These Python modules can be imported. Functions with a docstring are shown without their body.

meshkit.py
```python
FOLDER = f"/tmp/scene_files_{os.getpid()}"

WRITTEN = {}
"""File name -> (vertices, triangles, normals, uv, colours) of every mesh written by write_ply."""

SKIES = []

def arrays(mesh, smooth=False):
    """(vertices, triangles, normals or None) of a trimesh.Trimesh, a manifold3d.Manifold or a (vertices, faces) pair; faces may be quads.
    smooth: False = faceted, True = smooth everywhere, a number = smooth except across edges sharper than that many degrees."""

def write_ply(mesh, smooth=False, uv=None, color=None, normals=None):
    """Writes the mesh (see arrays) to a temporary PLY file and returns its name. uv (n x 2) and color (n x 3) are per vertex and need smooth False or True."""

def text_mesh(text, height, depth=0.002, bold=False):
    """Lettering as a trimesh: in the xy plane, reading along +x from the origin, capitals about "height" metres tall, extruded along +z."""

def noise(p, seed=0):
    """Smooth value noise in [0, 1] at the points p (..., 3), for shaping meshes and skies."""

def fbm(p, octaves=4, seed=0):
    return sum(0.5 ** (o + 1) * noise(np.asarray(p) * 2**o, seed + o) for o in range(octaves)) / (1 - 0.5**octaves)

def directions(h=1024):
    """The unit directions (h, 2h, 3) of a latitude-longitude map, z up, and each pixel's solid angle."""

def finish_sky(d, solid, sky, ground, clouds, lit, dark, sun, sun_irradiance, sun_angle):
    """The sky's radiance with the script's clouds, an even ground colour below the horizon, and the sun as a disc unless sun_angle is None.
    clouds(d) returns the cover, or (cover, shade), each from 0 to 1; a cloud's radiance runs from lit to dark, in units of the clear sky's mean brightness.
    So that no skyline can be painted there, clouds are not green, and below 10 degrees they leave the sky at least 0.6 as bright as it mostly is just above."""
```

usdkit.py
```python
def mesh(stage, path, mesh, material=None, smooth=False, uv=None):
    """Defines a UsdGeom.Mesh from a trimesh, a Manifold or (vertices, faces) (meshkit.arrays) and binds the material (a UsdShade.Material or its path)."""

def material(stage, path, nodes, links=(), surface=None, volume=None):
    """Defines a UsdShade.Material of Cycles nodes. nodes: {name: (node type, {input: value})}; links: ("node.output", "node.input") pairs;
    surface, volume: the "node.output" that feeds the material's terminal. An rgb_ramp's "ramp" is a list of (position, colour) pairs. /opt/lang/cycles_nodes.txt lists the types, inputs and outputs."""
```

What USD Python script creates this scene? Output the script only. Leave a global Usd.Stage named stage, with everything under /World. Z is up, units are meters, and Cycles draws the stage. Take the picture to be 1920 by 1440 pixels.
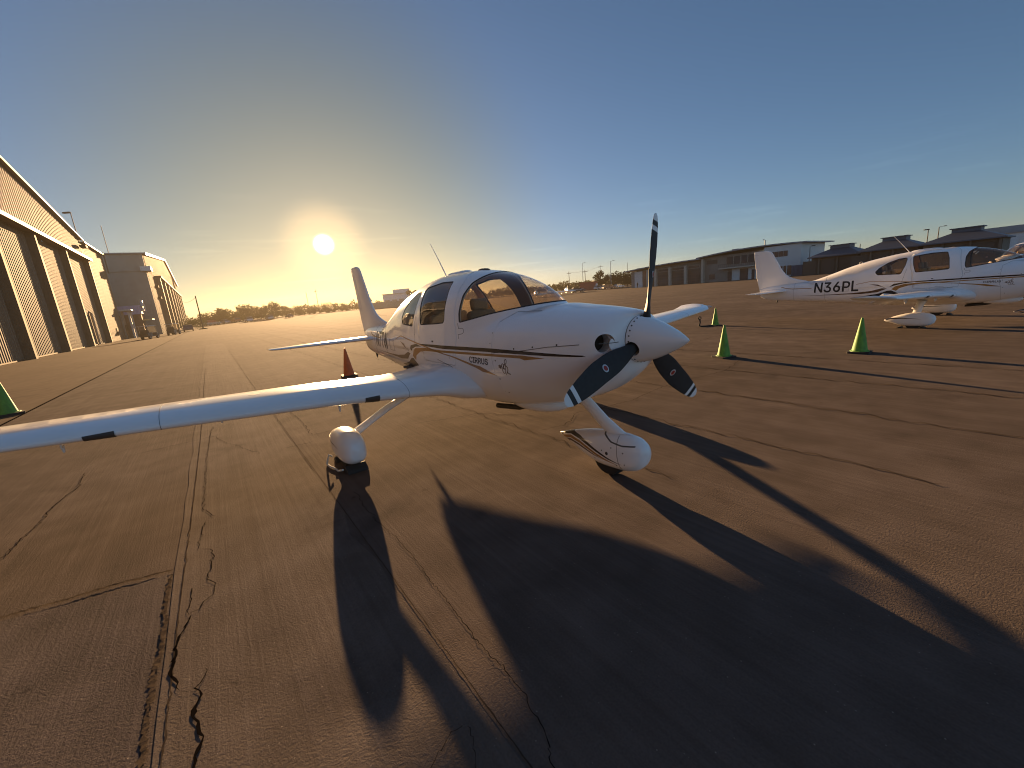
import math, random
import numpy as np
import trimesh
import manifold3d as m3
import usdkit, meshkit
from pxr import Usd, UsdGeom, UsdLux, UsdShade, Gf
from scipy.interpolate import PchipInterpolator as PCH
from shapely.geometry import Polygon, LineString, Point
from shapely import affinity

random.seed(7)
RNG = np.random.default_rng(11)
stage = Usd.Stage.CreateInMemory()
UsdGeom.SetStageUpAxis(stage, 'Z')
UsdGeom.SetStageMetersPerUnit(stage, 1.0)
UsdGeom.Xform.Define(stage, '/World')
PI = math.pi

# ------------------------------------------------------------------ camera, sky, sun, exposure
CAM_H, PITCH, ROLL, FPX = 1.77, math.radians(12.3), math.radians(5.29), 776.0
cam = UsdGeom.Camera.Define(stage, '/World/camera')
cam.CreateHorizontalApertureAttr(36.0)
cam.CreateVerticalApertureAttr(27.0)
cam.CreateFocalLengthAttr(36.0 * FPX / 1920)
cam.CreateClippingRangeAttr(Gf.Vec2f(0.05, 5000))
_fw = np.array([0, math.cos(PITCH), -math.sin(PITCH)])
_up = np.array([0, math.sin(PITCH), math.cos(PITCH)])
_rt = np.array([1.0, 0, 0])
_r = _rt * math.cos(ROLL) - _up * math.sin(ROLL)
_u = _up * math.cos(ROLL) + _rt * math.sin(ROLL)
cam.AddTransformOp().Set(Gf.Matrix4d(*_r, 0, *_u, 0, *(-_fw), 0, 0, 0, CAM_H, 1))
cam.CreateExposureAttr(1.75)

SUN_AZ, SUN_EL = math.radians(-21.75), math.radians(7.8)
S = np.array([math.sin(SUN_AZ) * math.cos(SUN_EL), math.cos(SUN_AZ) * math.cos(SUN_EL), math.sin(SUN_EL)])
sun = UsdLux.DistantLight.Define(stage, '/World/sun')
sun.CreateIntensityAttr(1.25)
sun.CreateNormalizeAttr(True)
sun.CreateAngleAttr(0.5)
sun.CreateColorAttr(Gf.Vec3f(1.0, 0.62, 0.30))
_x = np.cross([0, 0, 1], S); _x /= np.linalg.norm(_x)
_y = np.cross(S, _x)
sun.AddTransformOp().Set(Gf.Matrix4d(*_x, 0, *_y, 0, *S, 0, 0, 0, 0, 1))

SKY_POW, SKY_GAIN = 0.80, (0.69, 0.735, 0.80)
SKY = usdkit.material(stage, '/World/Looks/sky', {
    'sky': ('sky_texture', {'sky_type': 'single_scattering', 'sun_disc': False, 'sun_elevation': SUN_EL, 'sun_rotation': SUN_AZ,
                            'air_density': 0.85, 'aerosol_density': 0.16, 'ozone_density': 3.0}),
    # the camera's soft shoulder on the very bright horizon sky
    'sc': ('separate_color', {}), 'pr': ('math', {'math_type': 'power', 'value2': SKY_POW}), 'pg': ('math', {'math_type': 'power', 'value2': SKY_POW}), 'pb': ('math', {'math_type': 'power', 'value2': SKY_POW}),
    'cc': ('combine_color', {}), 'sg': ('mix', {'mix_type': 'multiply', 'fac': 1.0, 'color2': SKY_GAIN}),
    'tc': ('texture_coordinate', {}),
    # warm reddened aureole round the low sun
    'dot': ('vector_math', {'math_type': 'dot_product', 'vector2': tuple(S)}),
    'wide': ('map_range', {'range_type': 'smoothstep', 'from_min': 0.86, 'from_max': 1.0, 'to_min': 0.0, 'to_max': 1.0}),
    'tint': ('mix', {'mix_type': 'multiply', 'color2': (1.12, 0.88, 0.54)}),
    'core': ('map_range', {'range_type': 'smoothstep', 'from_min': math.cos(math.radians(1.6)), 'from_max': math.cos(math.radians(0.4)), 'to_min': 0.0, 'to_max': 1.0}),
    'pw': ('math', {'math_type': 'power', 'value2': 3.2}),
    'hr': ('map_range', {'range_type': 'smoothstep', 'from_min': math.cos(math.radians(7)), 'from_max': 1.0, 'to_min': 0.0, 'to_max': 1.0}), 'hp': ('math', {'math_type': 'power', 'value2': 3.0}),
    'halo': ('mix', {'mix_type': 'add', 'color2': (2.6, 1.5, 0.5)}),
    'disc': ('mix', {'mix_type': 'add', 'color2': (30.0, 25.0, 17.0)}),
    # thin high cloud near the horizon
    'map': ('mapping', {'scale': (3.0, 3.0, 46.0)}),
    'n': ('noise_texture', {'scale': 1.6, 'detail': 5.0, 'roughness': 0.55, 'distortion': 0.35}),
    'cl': ('map_range', {'range_type': 'smoothstep', 'from_min': 0.56, 'from_max': 0.76, 'to_min': 0.0, 'to_max': 0.34}),
    'sep': ('separate_xyz', {}),
    'low': ('map_range', {'range_type': 'smoothstep', 'from_min': 0.30, 'from_max': 0.06, 'to_min': 0.0, 'to_max': 1.0}),
    'mul': ('math', {'math_type': 'multiply'}),
    'gain': ('mix', {'mix_type': 'multiply', 'fac': 1.0, 'color2': (1.55, 1.42, 1.3)}),
    'clouds': ('mix', {'mix_type': 'mix'}),
    'bg': ('background_shader', {'strength': 0.05}),
}, [('tc.generated', 'dot.vector1'), ('dot.value', 'wide.value'), ('wide.result', 'tint.fac'), ('sky.color', 'sc.color'), ('sc.r', 'pr.value1'), ('sc.g', 'pg.value1'), ('sc.b', 'pb.value1'), ('pr.value', 'cc.r'), ('pg.value', 'cc.g'), ('pb.value', 'cc.b'), ('cc.color', 'sg.color1'), ('sg.color', 'tint.color1'),
    ('dot.value', 'core.value'), ('core.result', 'pw.value1'), ('pw.value', 'disc.fac'), 
    ('tc.generated', 'map.vector'), ('map.vector', 'n.vector'), ('n.fac', 'cl.value'), ('tc.generated', 'sep.vector'), ('sep.z', 'low.value'),
    ('cl.result', 'mul.value1'), ('low.result', 'mul.value2'), ('mul.value', 'clouds.fac'), ('tint.color', 'gain.color1'),
    ('tint.color', 'clouds.color1'), ('gain.color', 'clouds.color2'), ('dot.value', 'hr.value'), ('hr.result', 'hp.value1'), ('hp.value', 'halo.fac'), ('clouds.color', 'halo.color1'), ('halo.color', 'disc.color1'), ('disc.color', 'bg.color')], surface='bg.background')
dome = UsdLux.DomeLight.Define(stage, '/World/sky')
UsdShade.MaterialBindingAPI.Apply(dome.GetPrim()).Bind(SKY)

# ------------------------------------------------------------------ naming and grouping helpers
used = {}
def numbered(parent, name):
    k = (str(parent), name)
    n = used.get(k, 0); used[k] = n + 1
    return name if n == 0 else '%s_%03d' % (name, n)

def setd(prim, label=None, cat=None, group=None, kind=None):
    for k, v in (('label', label), ('category', cat), ('group', group), ('kind', kind)):
        if v: prim.SetCustomDataByKey(k, v)
    return prim

def thing(name, label=None, cat=None, loc=(0, 0, 0), rot=0.0, group=None, kind=None):
    p = '/World/' + numbered('/World', name)
    x = UsdGeom.Xform.Define(stage, p)
    x.AddTranslateOp().Set(Gf.Vec3d(*map(float, loc)))
    x.AddRotateZOp().Set(float(math.degrees(rot)))
    return setd(x.GetPrim(), label, cat, group, kind)

def part(parent, name, mesh, mat, smooth=False, label=None, kind=None):
    base = str(parent.GetPath())
    m = usdkit.mesh(stage, base + '/' + numbered(base, name), mesh, MAT[mat], smooth=smooth)
    return setd(m.GetPrim(), label, kind=kind)

def copy_of(src, name, label, cat, loc, rot, group=None):
    t = thing(name, label, cat, loc, rot, group)
    t.GetReferences().AddInternalReference(src.GetPath())
    t.SetInstanceable(True)
    return t

# lane frame: u runs along the taxi lane away from the camera, v to the right of it
LANE = math.radians(-35.0)
U = np.array([math.sin(LANE), math.cos(LANE)]); V = np.array([math.cos(LANE), -math.sin(LANE)])
LROT = math.atan2(U[1], U[0])           # an Xform with this rotation has local x = u, local y = -v
def uv(u, v): return U * u + V * v
def azr(az, r): a = math.radians(az); return np.array([math.sin(a) * r, math.cos(a) * r])
def gz(x, y):
    """height of the ground: a slight fall to the right, a gentle rise far off"""
    x, y = np.asarray(x, float), np.asarray(y, float)
    r = np.hypot(x, y); t = np.clip((r - 115) / 145.0, 0, 1); w = np.clip((x * V[0] + y * V[1] - 6.0) / 13.0, 0, 1)
    return 1.0 * t * t * (3 - 2 * t) - 0.165 * w * w * (3 - 2 * w)
def gz_uv(u, v): return gz(np.asarray(u) * U[0] + np.asarray(v) * V[0], np.asarray(u) * U[1] + np.asarray(v) * V[1])
def on_ground(p): return (float(p[0]), float(p[1]), float(gz(p[0], p[1])))

# ------------------------------------------------------------------ materials
MAT = {}
def mat(name, color, rough=0.5, metal=0.0, coat=0.0, spec=0.5, noise=None, bump=None, extra=None):
    """noise: (scale, amount, second colour[, stretch xyz]); bump: (scale, distance[, stretch])"""
    nodes = {'p': ('principled_bsdf', {'base_color': color, 'roughness': rough, 'metallic': metal, 'coat_weight': coat, 'coat_roughness': 0.04, 'specular_ior_level': spec})}
    links = []
    if noise or bump: nodes['tc'] = ('texture_coordinate', {})
    if noise:
        st = noise[3] if len(noise) > 3 else (1, 1, 1)
        nodes['m'] = ('mapping', {'scale': st}); nodes['n'] = ('noise_texture', {'scale': noise[0], 'detail': 6.0, 'roughness': 0.6})
        nodes['r'] = ('map_range', {'from_min': 0.32, 'from_max': 0.68, 'to_min': 0.0, 'to_max': noise[1], 'clamp': True})
        nodes['x'] = ('mix', {'mix_type': 'mix', 'color1': color, 'color2': noise[2]})
        links += [('tc.object', 'm.vector'), ('m.vector', 'n.vector'), ('n.fac', 'r.value'), ('r.result', 'x.fac'), ('x.color', 'p.base_color')]
    if bump:
        st = bump[2] if len(bump) > 2 else (1, 1, 1)
        nodes['bm'] = ('mapping', {'scale': st}); nodes['bn'] = ('noise_texture', {'scale': bump[0], 'detail': 4.0})
        nodes['b'] = ('bump', {'distance': bump[1], 'strength': 1.0})
        links += [('tc.object', 'bm.vector'), ('bm.vector', 'bn.vector'), ('bn.fac', 'b.height'), ('b.normal', 'p.normal')]
    if extra: nodes['p'][1].update(extra)
    MAT[name] = usdkit.material(stage, '/World/Looks/' + name, nodes, links, surface='p.BSDF')

mat('white_paint', (0.83, 0.83, 0.83), 0.28, coat=0.6, noise=(3.0, 0.25, (0.74, 0.73, 0.71)), bump=(1.6, 0.0015))
mat('wing_paint', (0.8, 0.8, 0.8), 0.3, coat=0.5, noise=(2.0, 0.3, (0.66, 0.64, 0.60)), bump=(1.2, 0.002))
mat('black_paint', (0.018, 0.014, 0.012), 0.3, coat=0.4)
mat('gold_paint', (0.34, 0.17, 0.045), 0.35, coat=0.3)
mat('brown_paint', (0.10, 0.055, 0.03), 0.35, coat=0.3)
mat('letter_black', (0.015, 0.015, 0.016), 0.4)
mat('panel_gap', (0.10, 0.095, 0.09), 0.7)
mat('screw_steel', (0.09, 0.085, 0.08), 0.45, metal=0.6)
mat('gasket', (0.03, 0.028, 0.026), 0.7)
mat('prop_black', (0.014, 0.014, 0.014), 0.62, noise=(30, 0.5, (0.03, 0.03, 0.03)))
mat('prop_white', (0.78, 0.78, 0.77), 0.45)
mat('badge_silver', (0.55, 0.55, 0.55), 0.35, metal=0.5)
mat('badge_red', (0.32, 0.03, 0.02), 0.4)
mat('tyre_rubber', (0.015, 0.014, 0.013), 0.85, noise=(40, 0.5, (0.03, 0.028, 0.025)))
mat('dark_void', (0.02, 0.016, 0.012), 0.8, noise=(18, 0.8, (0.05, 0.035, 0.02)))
mat('exhaust_metal', (0.06, 0.05, 0.04), 0.45, metal=0.7, noise=(25, 0.6, (0.02, 0.018, 0.016)))
mat('steel', (0.45, 0.44, 0.42), 0.35, metal=0.9)
mat('cabin_tan', (0.48, 0.39, 0.29), 0.8)
mat('cabin_dark', (0.085, 0.072, 0.06), 0.75)
mat('seat_leather', (0.40, 0.32, 0.23), 0.6, noise=(8, 0.5, (0.30, 0.23, 0.16)))
mat('stall_strip', (0.035, 0.032, 0.03), 0.6)
mat('rope_white', (0.6, 0.58, 0.52), 0.9)
mat('nav_red', (0.4, 0.02, 0.02), 0.15)
mat('nav_green', (0.02, 0.25, 0.08), 0.15)
mat('lamp_glass', (0.8, 0.8, 0.8), 0.1, extra={'transmission_weight': 0.5})
mat('cone_green', (0.14, 0.37, 0.035), 0.6, noise=(14, 0.85, (0.07, 0.19, 0.03), (1, 1, .5)))
mat('cone_orange', (0.78, 0.15, 0.03), 0.6, noise=(14, 0.6, (0.45, 0.08, 0.02), (1, 1, .5)))
mat('cone_base', (0.018, 0.017, 0.016), 0.8)
mat('hangar_metal', (0.222, 0.187, 0.136), 0.68, spec=0.10, noise=(0.35, 0.8, (0.141, 0.107, 0.070), (3.0, 3.0, 0.35)), bump=(2.0, 0.006))
mat('hangar_wall', (0.185, 0.147, 0.098), 0.75, spec=0.15, noise=(0.5, 0.8, (0.126, 0.088, 0.052), (2.5, 2.5, 0.3)))
mat('hangar_rust', (0.187, 0.098, 0.043), 0.75, spec=0.15, noise=(0.45, 0.9, (0.125, 0.058, 0.023), (2.0, 2.0, 0.25)))
mat('hangar_side', (0.30, 0.27, 0.21), 0.7, noise=(0.3, 0.7, (0.22, 0.19, 0.14), (1, 1, 0.5)))
mat('hangar_frame', (0.148, 0.117, 0.078), 0.75, spec=0.15, noise=(1.2, 0.6, (0.094, 0.074, 0.051)))
mat('roof_trim', (0.390, 0.328, 0.218), 0.6, spec=0.2)
mat('roof_sheet', (0.34, 0.33, 0.30), 0.5, metal=0.3, noise=(0.4, 0.5, (0.25, 0.23, 0.2)))
mat('white_frame', (0.546, 0.515, 0.452), 0.5)
mat('brick_brown', (0.24, 0.13, 0.08), 0.85, noise=(2.0, 0.7, (0.16, 0.09, 0.06)))
mat('sign_lilac', (0.42, 0.36, 0.48), 0.6)
mat('sign_red', (0.45, 0.10, 0.06), 0.6)
mat('awning_yellow', (0.62, 0.52, 0.22), 0.6)
mat('cart_body', (0.05, 0.055, 0.05), 0.35, coat=0.3)
mat('cart_seat', (0.10, 0.085, 0.06), 0.7)
mat('cart_top', (0.55, 0.52, 0.45), 0.5)
mat('pole_wood', (0.13, 0.09, 0.055), 0.9, noise=(3, 0.7, (0.08, 0.055, 0.035), (4, 4, 0.5)))
mat('pole_metal', (0.30, 0.29, 0.27), 0.5, metal=0.5)
mat('wire_black', (0.03, 0.03, 0.03), 0.7)
mat('terminal_wall', (0.21, 0.18, 0.15), 0.8, noise=(0.6, 0.6, (0.16, 0.135, 0.11)))
mat('terminal_white', (0.52, 0.51, 0.49), 0.7, noise=(0.4, 0.4, (0.45, 0.44, 0.42)))
mat('terminal_column', (0.36, 0.31, 0.25), 0.8)
mat('terminal_roof', (0.22, 0.23, 0.25), 0.5, metal=0.3, noise=(0.5, 0.5, (0.17, 0.18, 0.2)))
mat('terminal_door', (0.05, 0.045, 0.04), 0.25)
mat('terminal_glass', (0.03, 0.035, 0.04), 0.08, spec=0.8)
mat('shed_wall', (0.13, 0.095, 0.065), 0.85, noise=(0.8, 0.6, (0.09, 0.065, 0.045)))
mat('shed_roof', (0.075, 0.09, 0.115), 0.55, metal=0.2, noise=(0.5, 0.5, (0.09, 0.1, 0.12)))
mat('blue_wall', (0.06, 0.075, 0.11), 0.7)
mat('far_white', (0.55, 0.56, 0.57), 0.6, noise=(0.3, 0.4, (0.46, 0.47, 0.48)))
mat('far_red', (0.28, 0.045, 0.035), 0.7)
mat('car_white', (0.7, 0.7, 0.68), 0.25, coat=0.6)
mat('car_silver', (0.42, 0.42, 0.42), 0.3, metal=0.4, coat=0.6)
mat('car_dark', (0.05, 0.055, 0.07), 0.3, coat=0.6)
mat('car_red', (0.26, 0.05, 0.03), 0.3, coat=0.6)
mat('car_green', (0.25, 0.33, 0.28), 0.3, coat=0.6)
mat('car_glass', (0.02, 0.022, 0.025), 0.06, spec=0.8)
mat('headlamp', (0.75, 0.75, 0.72), 0.15)
mat('tail_lamp', (0.4, 0.02, 0.01), 0.2)
mat('bark', (0.09, 0.06, 0.04), 0.95)
mat('cloth_dark', (0.03, 0.03, 0.035), 0.9)
mat('skin', (0.35, 0.2, 0.13), 0.6)
mat('bush_green', (0.06, 0.075, 0.03), 0.9)

def leaf_mat(name, c1, c2):
    MAT[name] = usdkit.material(stage, '/World/Looks/' + name, {
        'g': ('geometry', {}), 'r': ('rgb_ramp', {'ramp': [(0, c1), (1, c2)]}),
        'd': ('principled_bsdf', {'roughness': 0.75, 'specular_ior_level': 0.25}), 't': ('translucent_bsdf', {}), 'x': ('mix_closure', {'fac': 0.3})},
        [('g.random_per_island', 'r.fac'), ('r.color', 'd.base_color'), ('r.color', 't.color'), ('d.BSDF', 'x.closure1'), ('t.BSDF', 'x.closure2')], surface='x.closure')
leaf_mat('leaf_olive', (0.035, 0.045, 0.018), (0.085, 0.095, 0.035))
leaf_mat('leaf_dark', (0.022, 0.032, 0.014), (0.06, 0.075, 0.03))
leaf_mat('leaf_dry', (0.06, 0.055, 0.025), (0.12, 0.10, 0.045))

def glass_mat(name, tint, ior=1.5):
    MAT[name] = usdkit.material(stage, '/World/Looks/' + name, {
        't': ('transparent_bsdf', {'color': tint}), 'g': ('glossy_bsdf', {'roughness': 0.015, 'color': (1, 1, 1)}), 'f': ('fresnel', {'IOR': ior}),
        'ge': ('geometry', {}), 'inv': ('math', {'math_type': 'subtract', 'value1': 1.0}), 'mu': ('math', {'math_type': 'multiply'}), 'x': ('mix_closure', {}), 'film': ('translucent_bsdf', {'color': (0.8, 0.78, 0.74)}), 'dif': ('diffuse_bsdf', {'color': (0.5, 0.48, 0.45)}), 'fm': ('mix_closure', {'fac': 0.5}), 'tf': ('mix_closure', {'fac': 0.035})},
        [('ge.backfacing', 'inv.value2'), ('f.fac', 'mu.value1'), ('inv.value', 'mu.value2'), ('mu.value', 'x.fac'), ('film.BSDF', 'fm.closure1'), ('dif.BSDF', 'fm.closure2'), ('t.BSDF', 'tf.closure1'), ('fm.closure', 'tf.closure2'), ('tf.closure', 'x.closure1'), ('g.BSDF', 'x.closure2')], surface='x.closure')
glass_mat('window_glass', (0.90, 0.86, 0.81), 1.5)
glass_mat('tinted_glass', (0.84, 0.79, 0.72), 1.55)

def ground_mat(name, c_dark, c_mid, c_light, streak, speck, bump_d, rough, spec=0.018):
    MAT[name] = usdkit.material(stage, '/World/Looks/' + name, {
        'tc': ('texture_coordinate', {}),
        'big': ('noise_texture', {'scale': 0.22, 'detail': 5.0, 'roughness': 0.6}),
        'mid': ('noise_texture', {'scale': 2.6, 'detail': 3.0, 'roughness': 0.5}),
        'ms': ('mapping', {'scale': (0.05, 2.6, 1.0)}),
        'str': ('noise_texture', {'scale': 1.0, 'detail': 6.0, 'roughness': 0.62}),
        'ms2': ('mapping', {'scale': (0.35, 26.0, 1.0)}),
        'str2': ('noise_texture', {'scale': 1.0, 'detail': 3.0, 'roughness': 0.6}),
        'sp': ('noise_texture', {'scale': 85.0, 'detail': 3.0, 'roughness': 0.7}),
        'vo': ('voronoi_texture', {'scale': 55.0, 'feature': 'f1'}),
        'vr': ('map_range', {'from_min': 0.22, 'from_max': 0.05, 'to_min': 0.0, 'to_max': 1.0, 'clamp': True}),
        'wn': ('separate_color', {}),
        'wsel': ('map_range', {'from_min': 0.945, 'from_max': 0.97, 'to_min': 0.0, 'to_max': 0.75, 'clamp': True}),
        'peb': ('math', {'math_type': 'multiply'}),
        'a1': ('math', {'math_type': 'multiply_add', 'value2': 0.30, 'value3': 0.0}),
        'a2': ('math', {'math_type': 'multiply_add', 'value2': 0.24}),
        'a3': ('math', {'math_type': 'multiply_add', 'value2': streak}),
        'a4': ('math', {'math_type': 'multiply_add', 'value2': speck}),
        'a5': ('math', {'math_type': 'multiply_add', 'value2': 0.16}),
        'ramp': ('rgb_ramp', {'ramp': [(0.36, c_dark), (0.52, c_mid), (0.68, c_light)]}),
        'st': ('noise_texture', {'scale': 0.8, 'detail': 5.0, 'roughness': 0.62, 'distortion': 0.4}), 'st2': ('noise_texture', {'scale': 5.5, 'detail': 3.0}),
        'str_': ('map_range', {'range_type': 'smoothstep', 'from_min': 0.56, 'from_max': 0.74, 'to_min': 0.0, 'to_max': 0.55}), 'st2r': ('map_range', {'range_type': 'smoothstep', 'from_min': 0.70, 'from_max': 0.78, 'to_min': 0.0, 'to_max': 0.6}),
        'stm': ('mix', {'mix_type': 'multiply', 'color2': (0.55, 0.55, 0.57)}), 'stm2': ('mix', {'mix_type': 'multiply', 'color2': (0.42, 0.42, 0.43)}),
        'pebc': ('mix', {'mix_type': 'mix', 'color2': (0.42, 0.37, 0.30)}),
        'h1': ('math', {'math_type': 'multiply_add', 'value2': 1.0, 'value3': 0.0}),
        'h2': ('math', {'math_type': 'multiply_add', 'value2': 0.55}),
        'h3': ('math', {'math_type': 'multiply_add', 'value2': 0.8}),
        'h4': ('math', {'math_type': 'multiply_add', 'value2': 0.6}),
        'h5': ('math', {'math_type': 'multiply_add', 'value2': 1.6}),
        'b': ('bump', {'distance': bump_d, 'strength': 1.0}),
        'p': ('principled_bsdf', {'roughness': rough, 'specular_ior_level': spec, 'diffuse_roughness': 0.0}),
    }, [('tc.object', 'big.vector'), ('tc.object', 'mid.vector'), ('tc.object', 'ms.vector'), ('ms.vector', 'str.vector'), ('tc.object', 'ms2.vector'), ('ms2.vector', 'str2.vector'),
        ('tc.object', 'sp.vector'), ('tc.object', 'vo.vector'), ('vo.distance', 'vr.value'), ('vo.color', 'wn.color'), ('wn.r', 'wsel.value'), ('vr.result', 'peb.value1'), ('wsel.result', 'peb.value2'),
        ('big.fac', 'a1.value1'), ('mid.fac', 'a2.value1'), ('a1.value', 'a2.value3'), ('str.fac', 'a3.value1'), ('a2.value', 'a3.value3'), ('sp.fac', 'a4.value1'), ('a3.value', 'a4.value3'),
        ('str2.fac', 'a5.value1'), ('a4.value', 'a5.value3'), ('a5.value', 'ramp.fac'), ('tc.object', 'st.vector'), ('tc.object', 'st2.vector'), ('st.fac', 'str_.value'), ('st2.fac', 'st2r.value'), ('str_.result', 'stm.fac'), ('st2r.result', 'stm2.fac'), ('ramp.color', 'stm.color1'), ('stm.color', 'stm2.color1'), ('stm2.color', 'pebc.color1'), ('peb.value', 'pebc.fac'), ('pebc.color', 'p.base_color'),
        ('sp.fac', 'h1.value1'), ('str2.fac', 'h2.value1'), ('h1.value', 'h2.value3'), ('mid.fac', 'h3.value1'), ('h2.value', 'h3.value3'), ('big.fac', 'h4.value1'), ('h3.value', 'h4.value3'),
        ('str.fac', 'h5.value1'), ('h4.value', 'h5.value3'), ('h5.value', 'b.height'), ('b.normal', 'p.normal')], surface='p.BSDF')
ground_mat('asphalt', (0.068, 0.055, 0.044), (0.112, 0.089, 0.073), (0.173, 0.139, 0.118), 0.16, 0.22, 0.0048, 1.0)
ground_mat('asphalt_band', (0.087, 0.070, 0.057), (0.129, 0.105, 0.086), (0.189, 0.157, 0.135), 0.20, 0.20, 0.004, 1.0)
ground_mat('asphalt_old', (0.068, 0.057, 0.051), (0.110, 0.092, 0.085), (0.174, 0.147, 0.135), 0.10, 0.22, 0.0055, 1.0)
ground_mat('concrete', (0.107, 0.078, 0.055), (0.141, 0.106, 0.077), (0.185, 0.140, 0.105), 0.12, 0.10, 0.002, 1.0)
mat('groove_brown', (0.052, 0.039, 0.029), 1.0, spec=0.0, noise=(6, 0.9, (0.085, 0.065, 0.047)))
mat('crack_dark', (0.010, 0.008, 0.007), 1.0, spec=0.0)
mat('seam_light', (0.105, 0.08, 0.058), 0.9, spec=0.0, noise=(14, 0.8, (0.05, 0.04, 0.03)), bump=(30, 0.006))

# ------------------------------------------------------------------ mesh helpers
def box(x0, x1, y0, y1, z0, z1):
    b = trimesh.creation.box([x1 - x0, y1 - y0, z1 - z0]); b.apply_translation([(x0 + x1) / 2, (y0 + y1) / 2, (z0 + z1) / 2]); return b

def cat(ms): return trimesh.util.concatenate(ms)

def tm(man):
    m = man.to_mesh(); return trimesh.Trimesh(m.vert_properties[:, :3], m.tri_verts, process=False)

def man(mesh):
    t = trimesh.Trimesh(mesh.vertices, mesh.faces, process=True)
    t.merge_vertices()
    return m3.Manifold(m3.Mesh(np.asarray(t.vertices, np.float32), np.asarray(t.faces, np.uint32)))

def rings(rs, closed=True):
    """a closed surface through rings (k, n, 3); the ends are capped with fans"""
    rs = np.asarray(rs, float); k, n, _ = rs.shape
    v = rs.reshape(-1, 3); f = []
    i = np.arange(n); j = (i + 1) % n
    for a in range(k - 1):
        p, q, r, s_ = a * n + i, a * n + j, (a + 1) * n + i, (a + 1) * n + j
        f.append(np.stack([p, q, s_], 1)); f.append(np.stack([p, s_, r], 1))
    c0, c1 = len(v), len(v) + 1
    v = np.vstack([v, rs[0].mean(0), rs[-1].mean(0)])
    f.append(np.stack([np.full(n, c0), j, i], 1))
    f.append(np.stack([np.full(n, c1), (k - 1) * n + i, (k - 1) * n + j], 1))
    t = trimesh.Trimesh(v, np.vstack(f), process=False)
    if t.volume < 0: t.invert()
    return t

def tube(pts, rad, n=10, flat=None):
    """round or elliptic tube through points; flat: (ratio along 'up', up vector)"""
    pts = np.asarray(pts, float); rad = np.broadcast_to(rad, len(pts)); rs = []
    for i in range(len(pts)):
        d = pts[min(i + 1, len(pts) - 1)] - pts[max(i - 1, 0)]; d /= np.linalg.norm(d)
        up = np.array(flat[1], float) if flat else (np.array([0, 0, 1.0]) if abs(d[2]) < 0.9 else np.array([1.0, 0, 0]))
        a = np.cross(up, d); a /= np.linalg.norm(a); b = np.cross(d, a)
        t = np.linspace(0, 2 * PI, n, endpoint=False)
        rs.append(pts[i] + rad[i] * (np.cos(t)[:, None] * a + np.sin(t)[:, None] * b * (flat[0] if flat else 1)))
    return rings(rs)

def prism_y(poly, y0=-2.0, y1=2.0):
    """a polygon given as (x, z) extruded along y"""
    p = poly if isinstance(poly, Polygon) else Polygon(poly)
    if not p.is_valid: p = p.buffer(0)
    polys = getattr(p, 'geoms', [p])
    out = []
    for g in polys:
        t = trimesh.creation.extrude_polygon(g, y1 - y0, engine='earcut')
        v = np.array(t.vertices); t.vertices = np.stack([v[:, 0], y1 - v[:, 2], v[:, 1]], 1); 
        if t.volume < 0: t.invert()
        out.append(man(t))
    return out[0] if len(out) == 1 else m3.Manifold.batch_boolean(out, m3.OpType.Add)

def extrude_z(poly, z0, z1):
    t = trimesh.creation.extrude_polygon(poly, z1 - z0, engine='earcut'); t.apply_translation([0, 0, z0]); return t

def rounded(poly, r): return Polygon(poly).buffer(-r).buffer(2 * r, quad_segs=6).buffer(-r, quad_segs=6)

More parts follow.
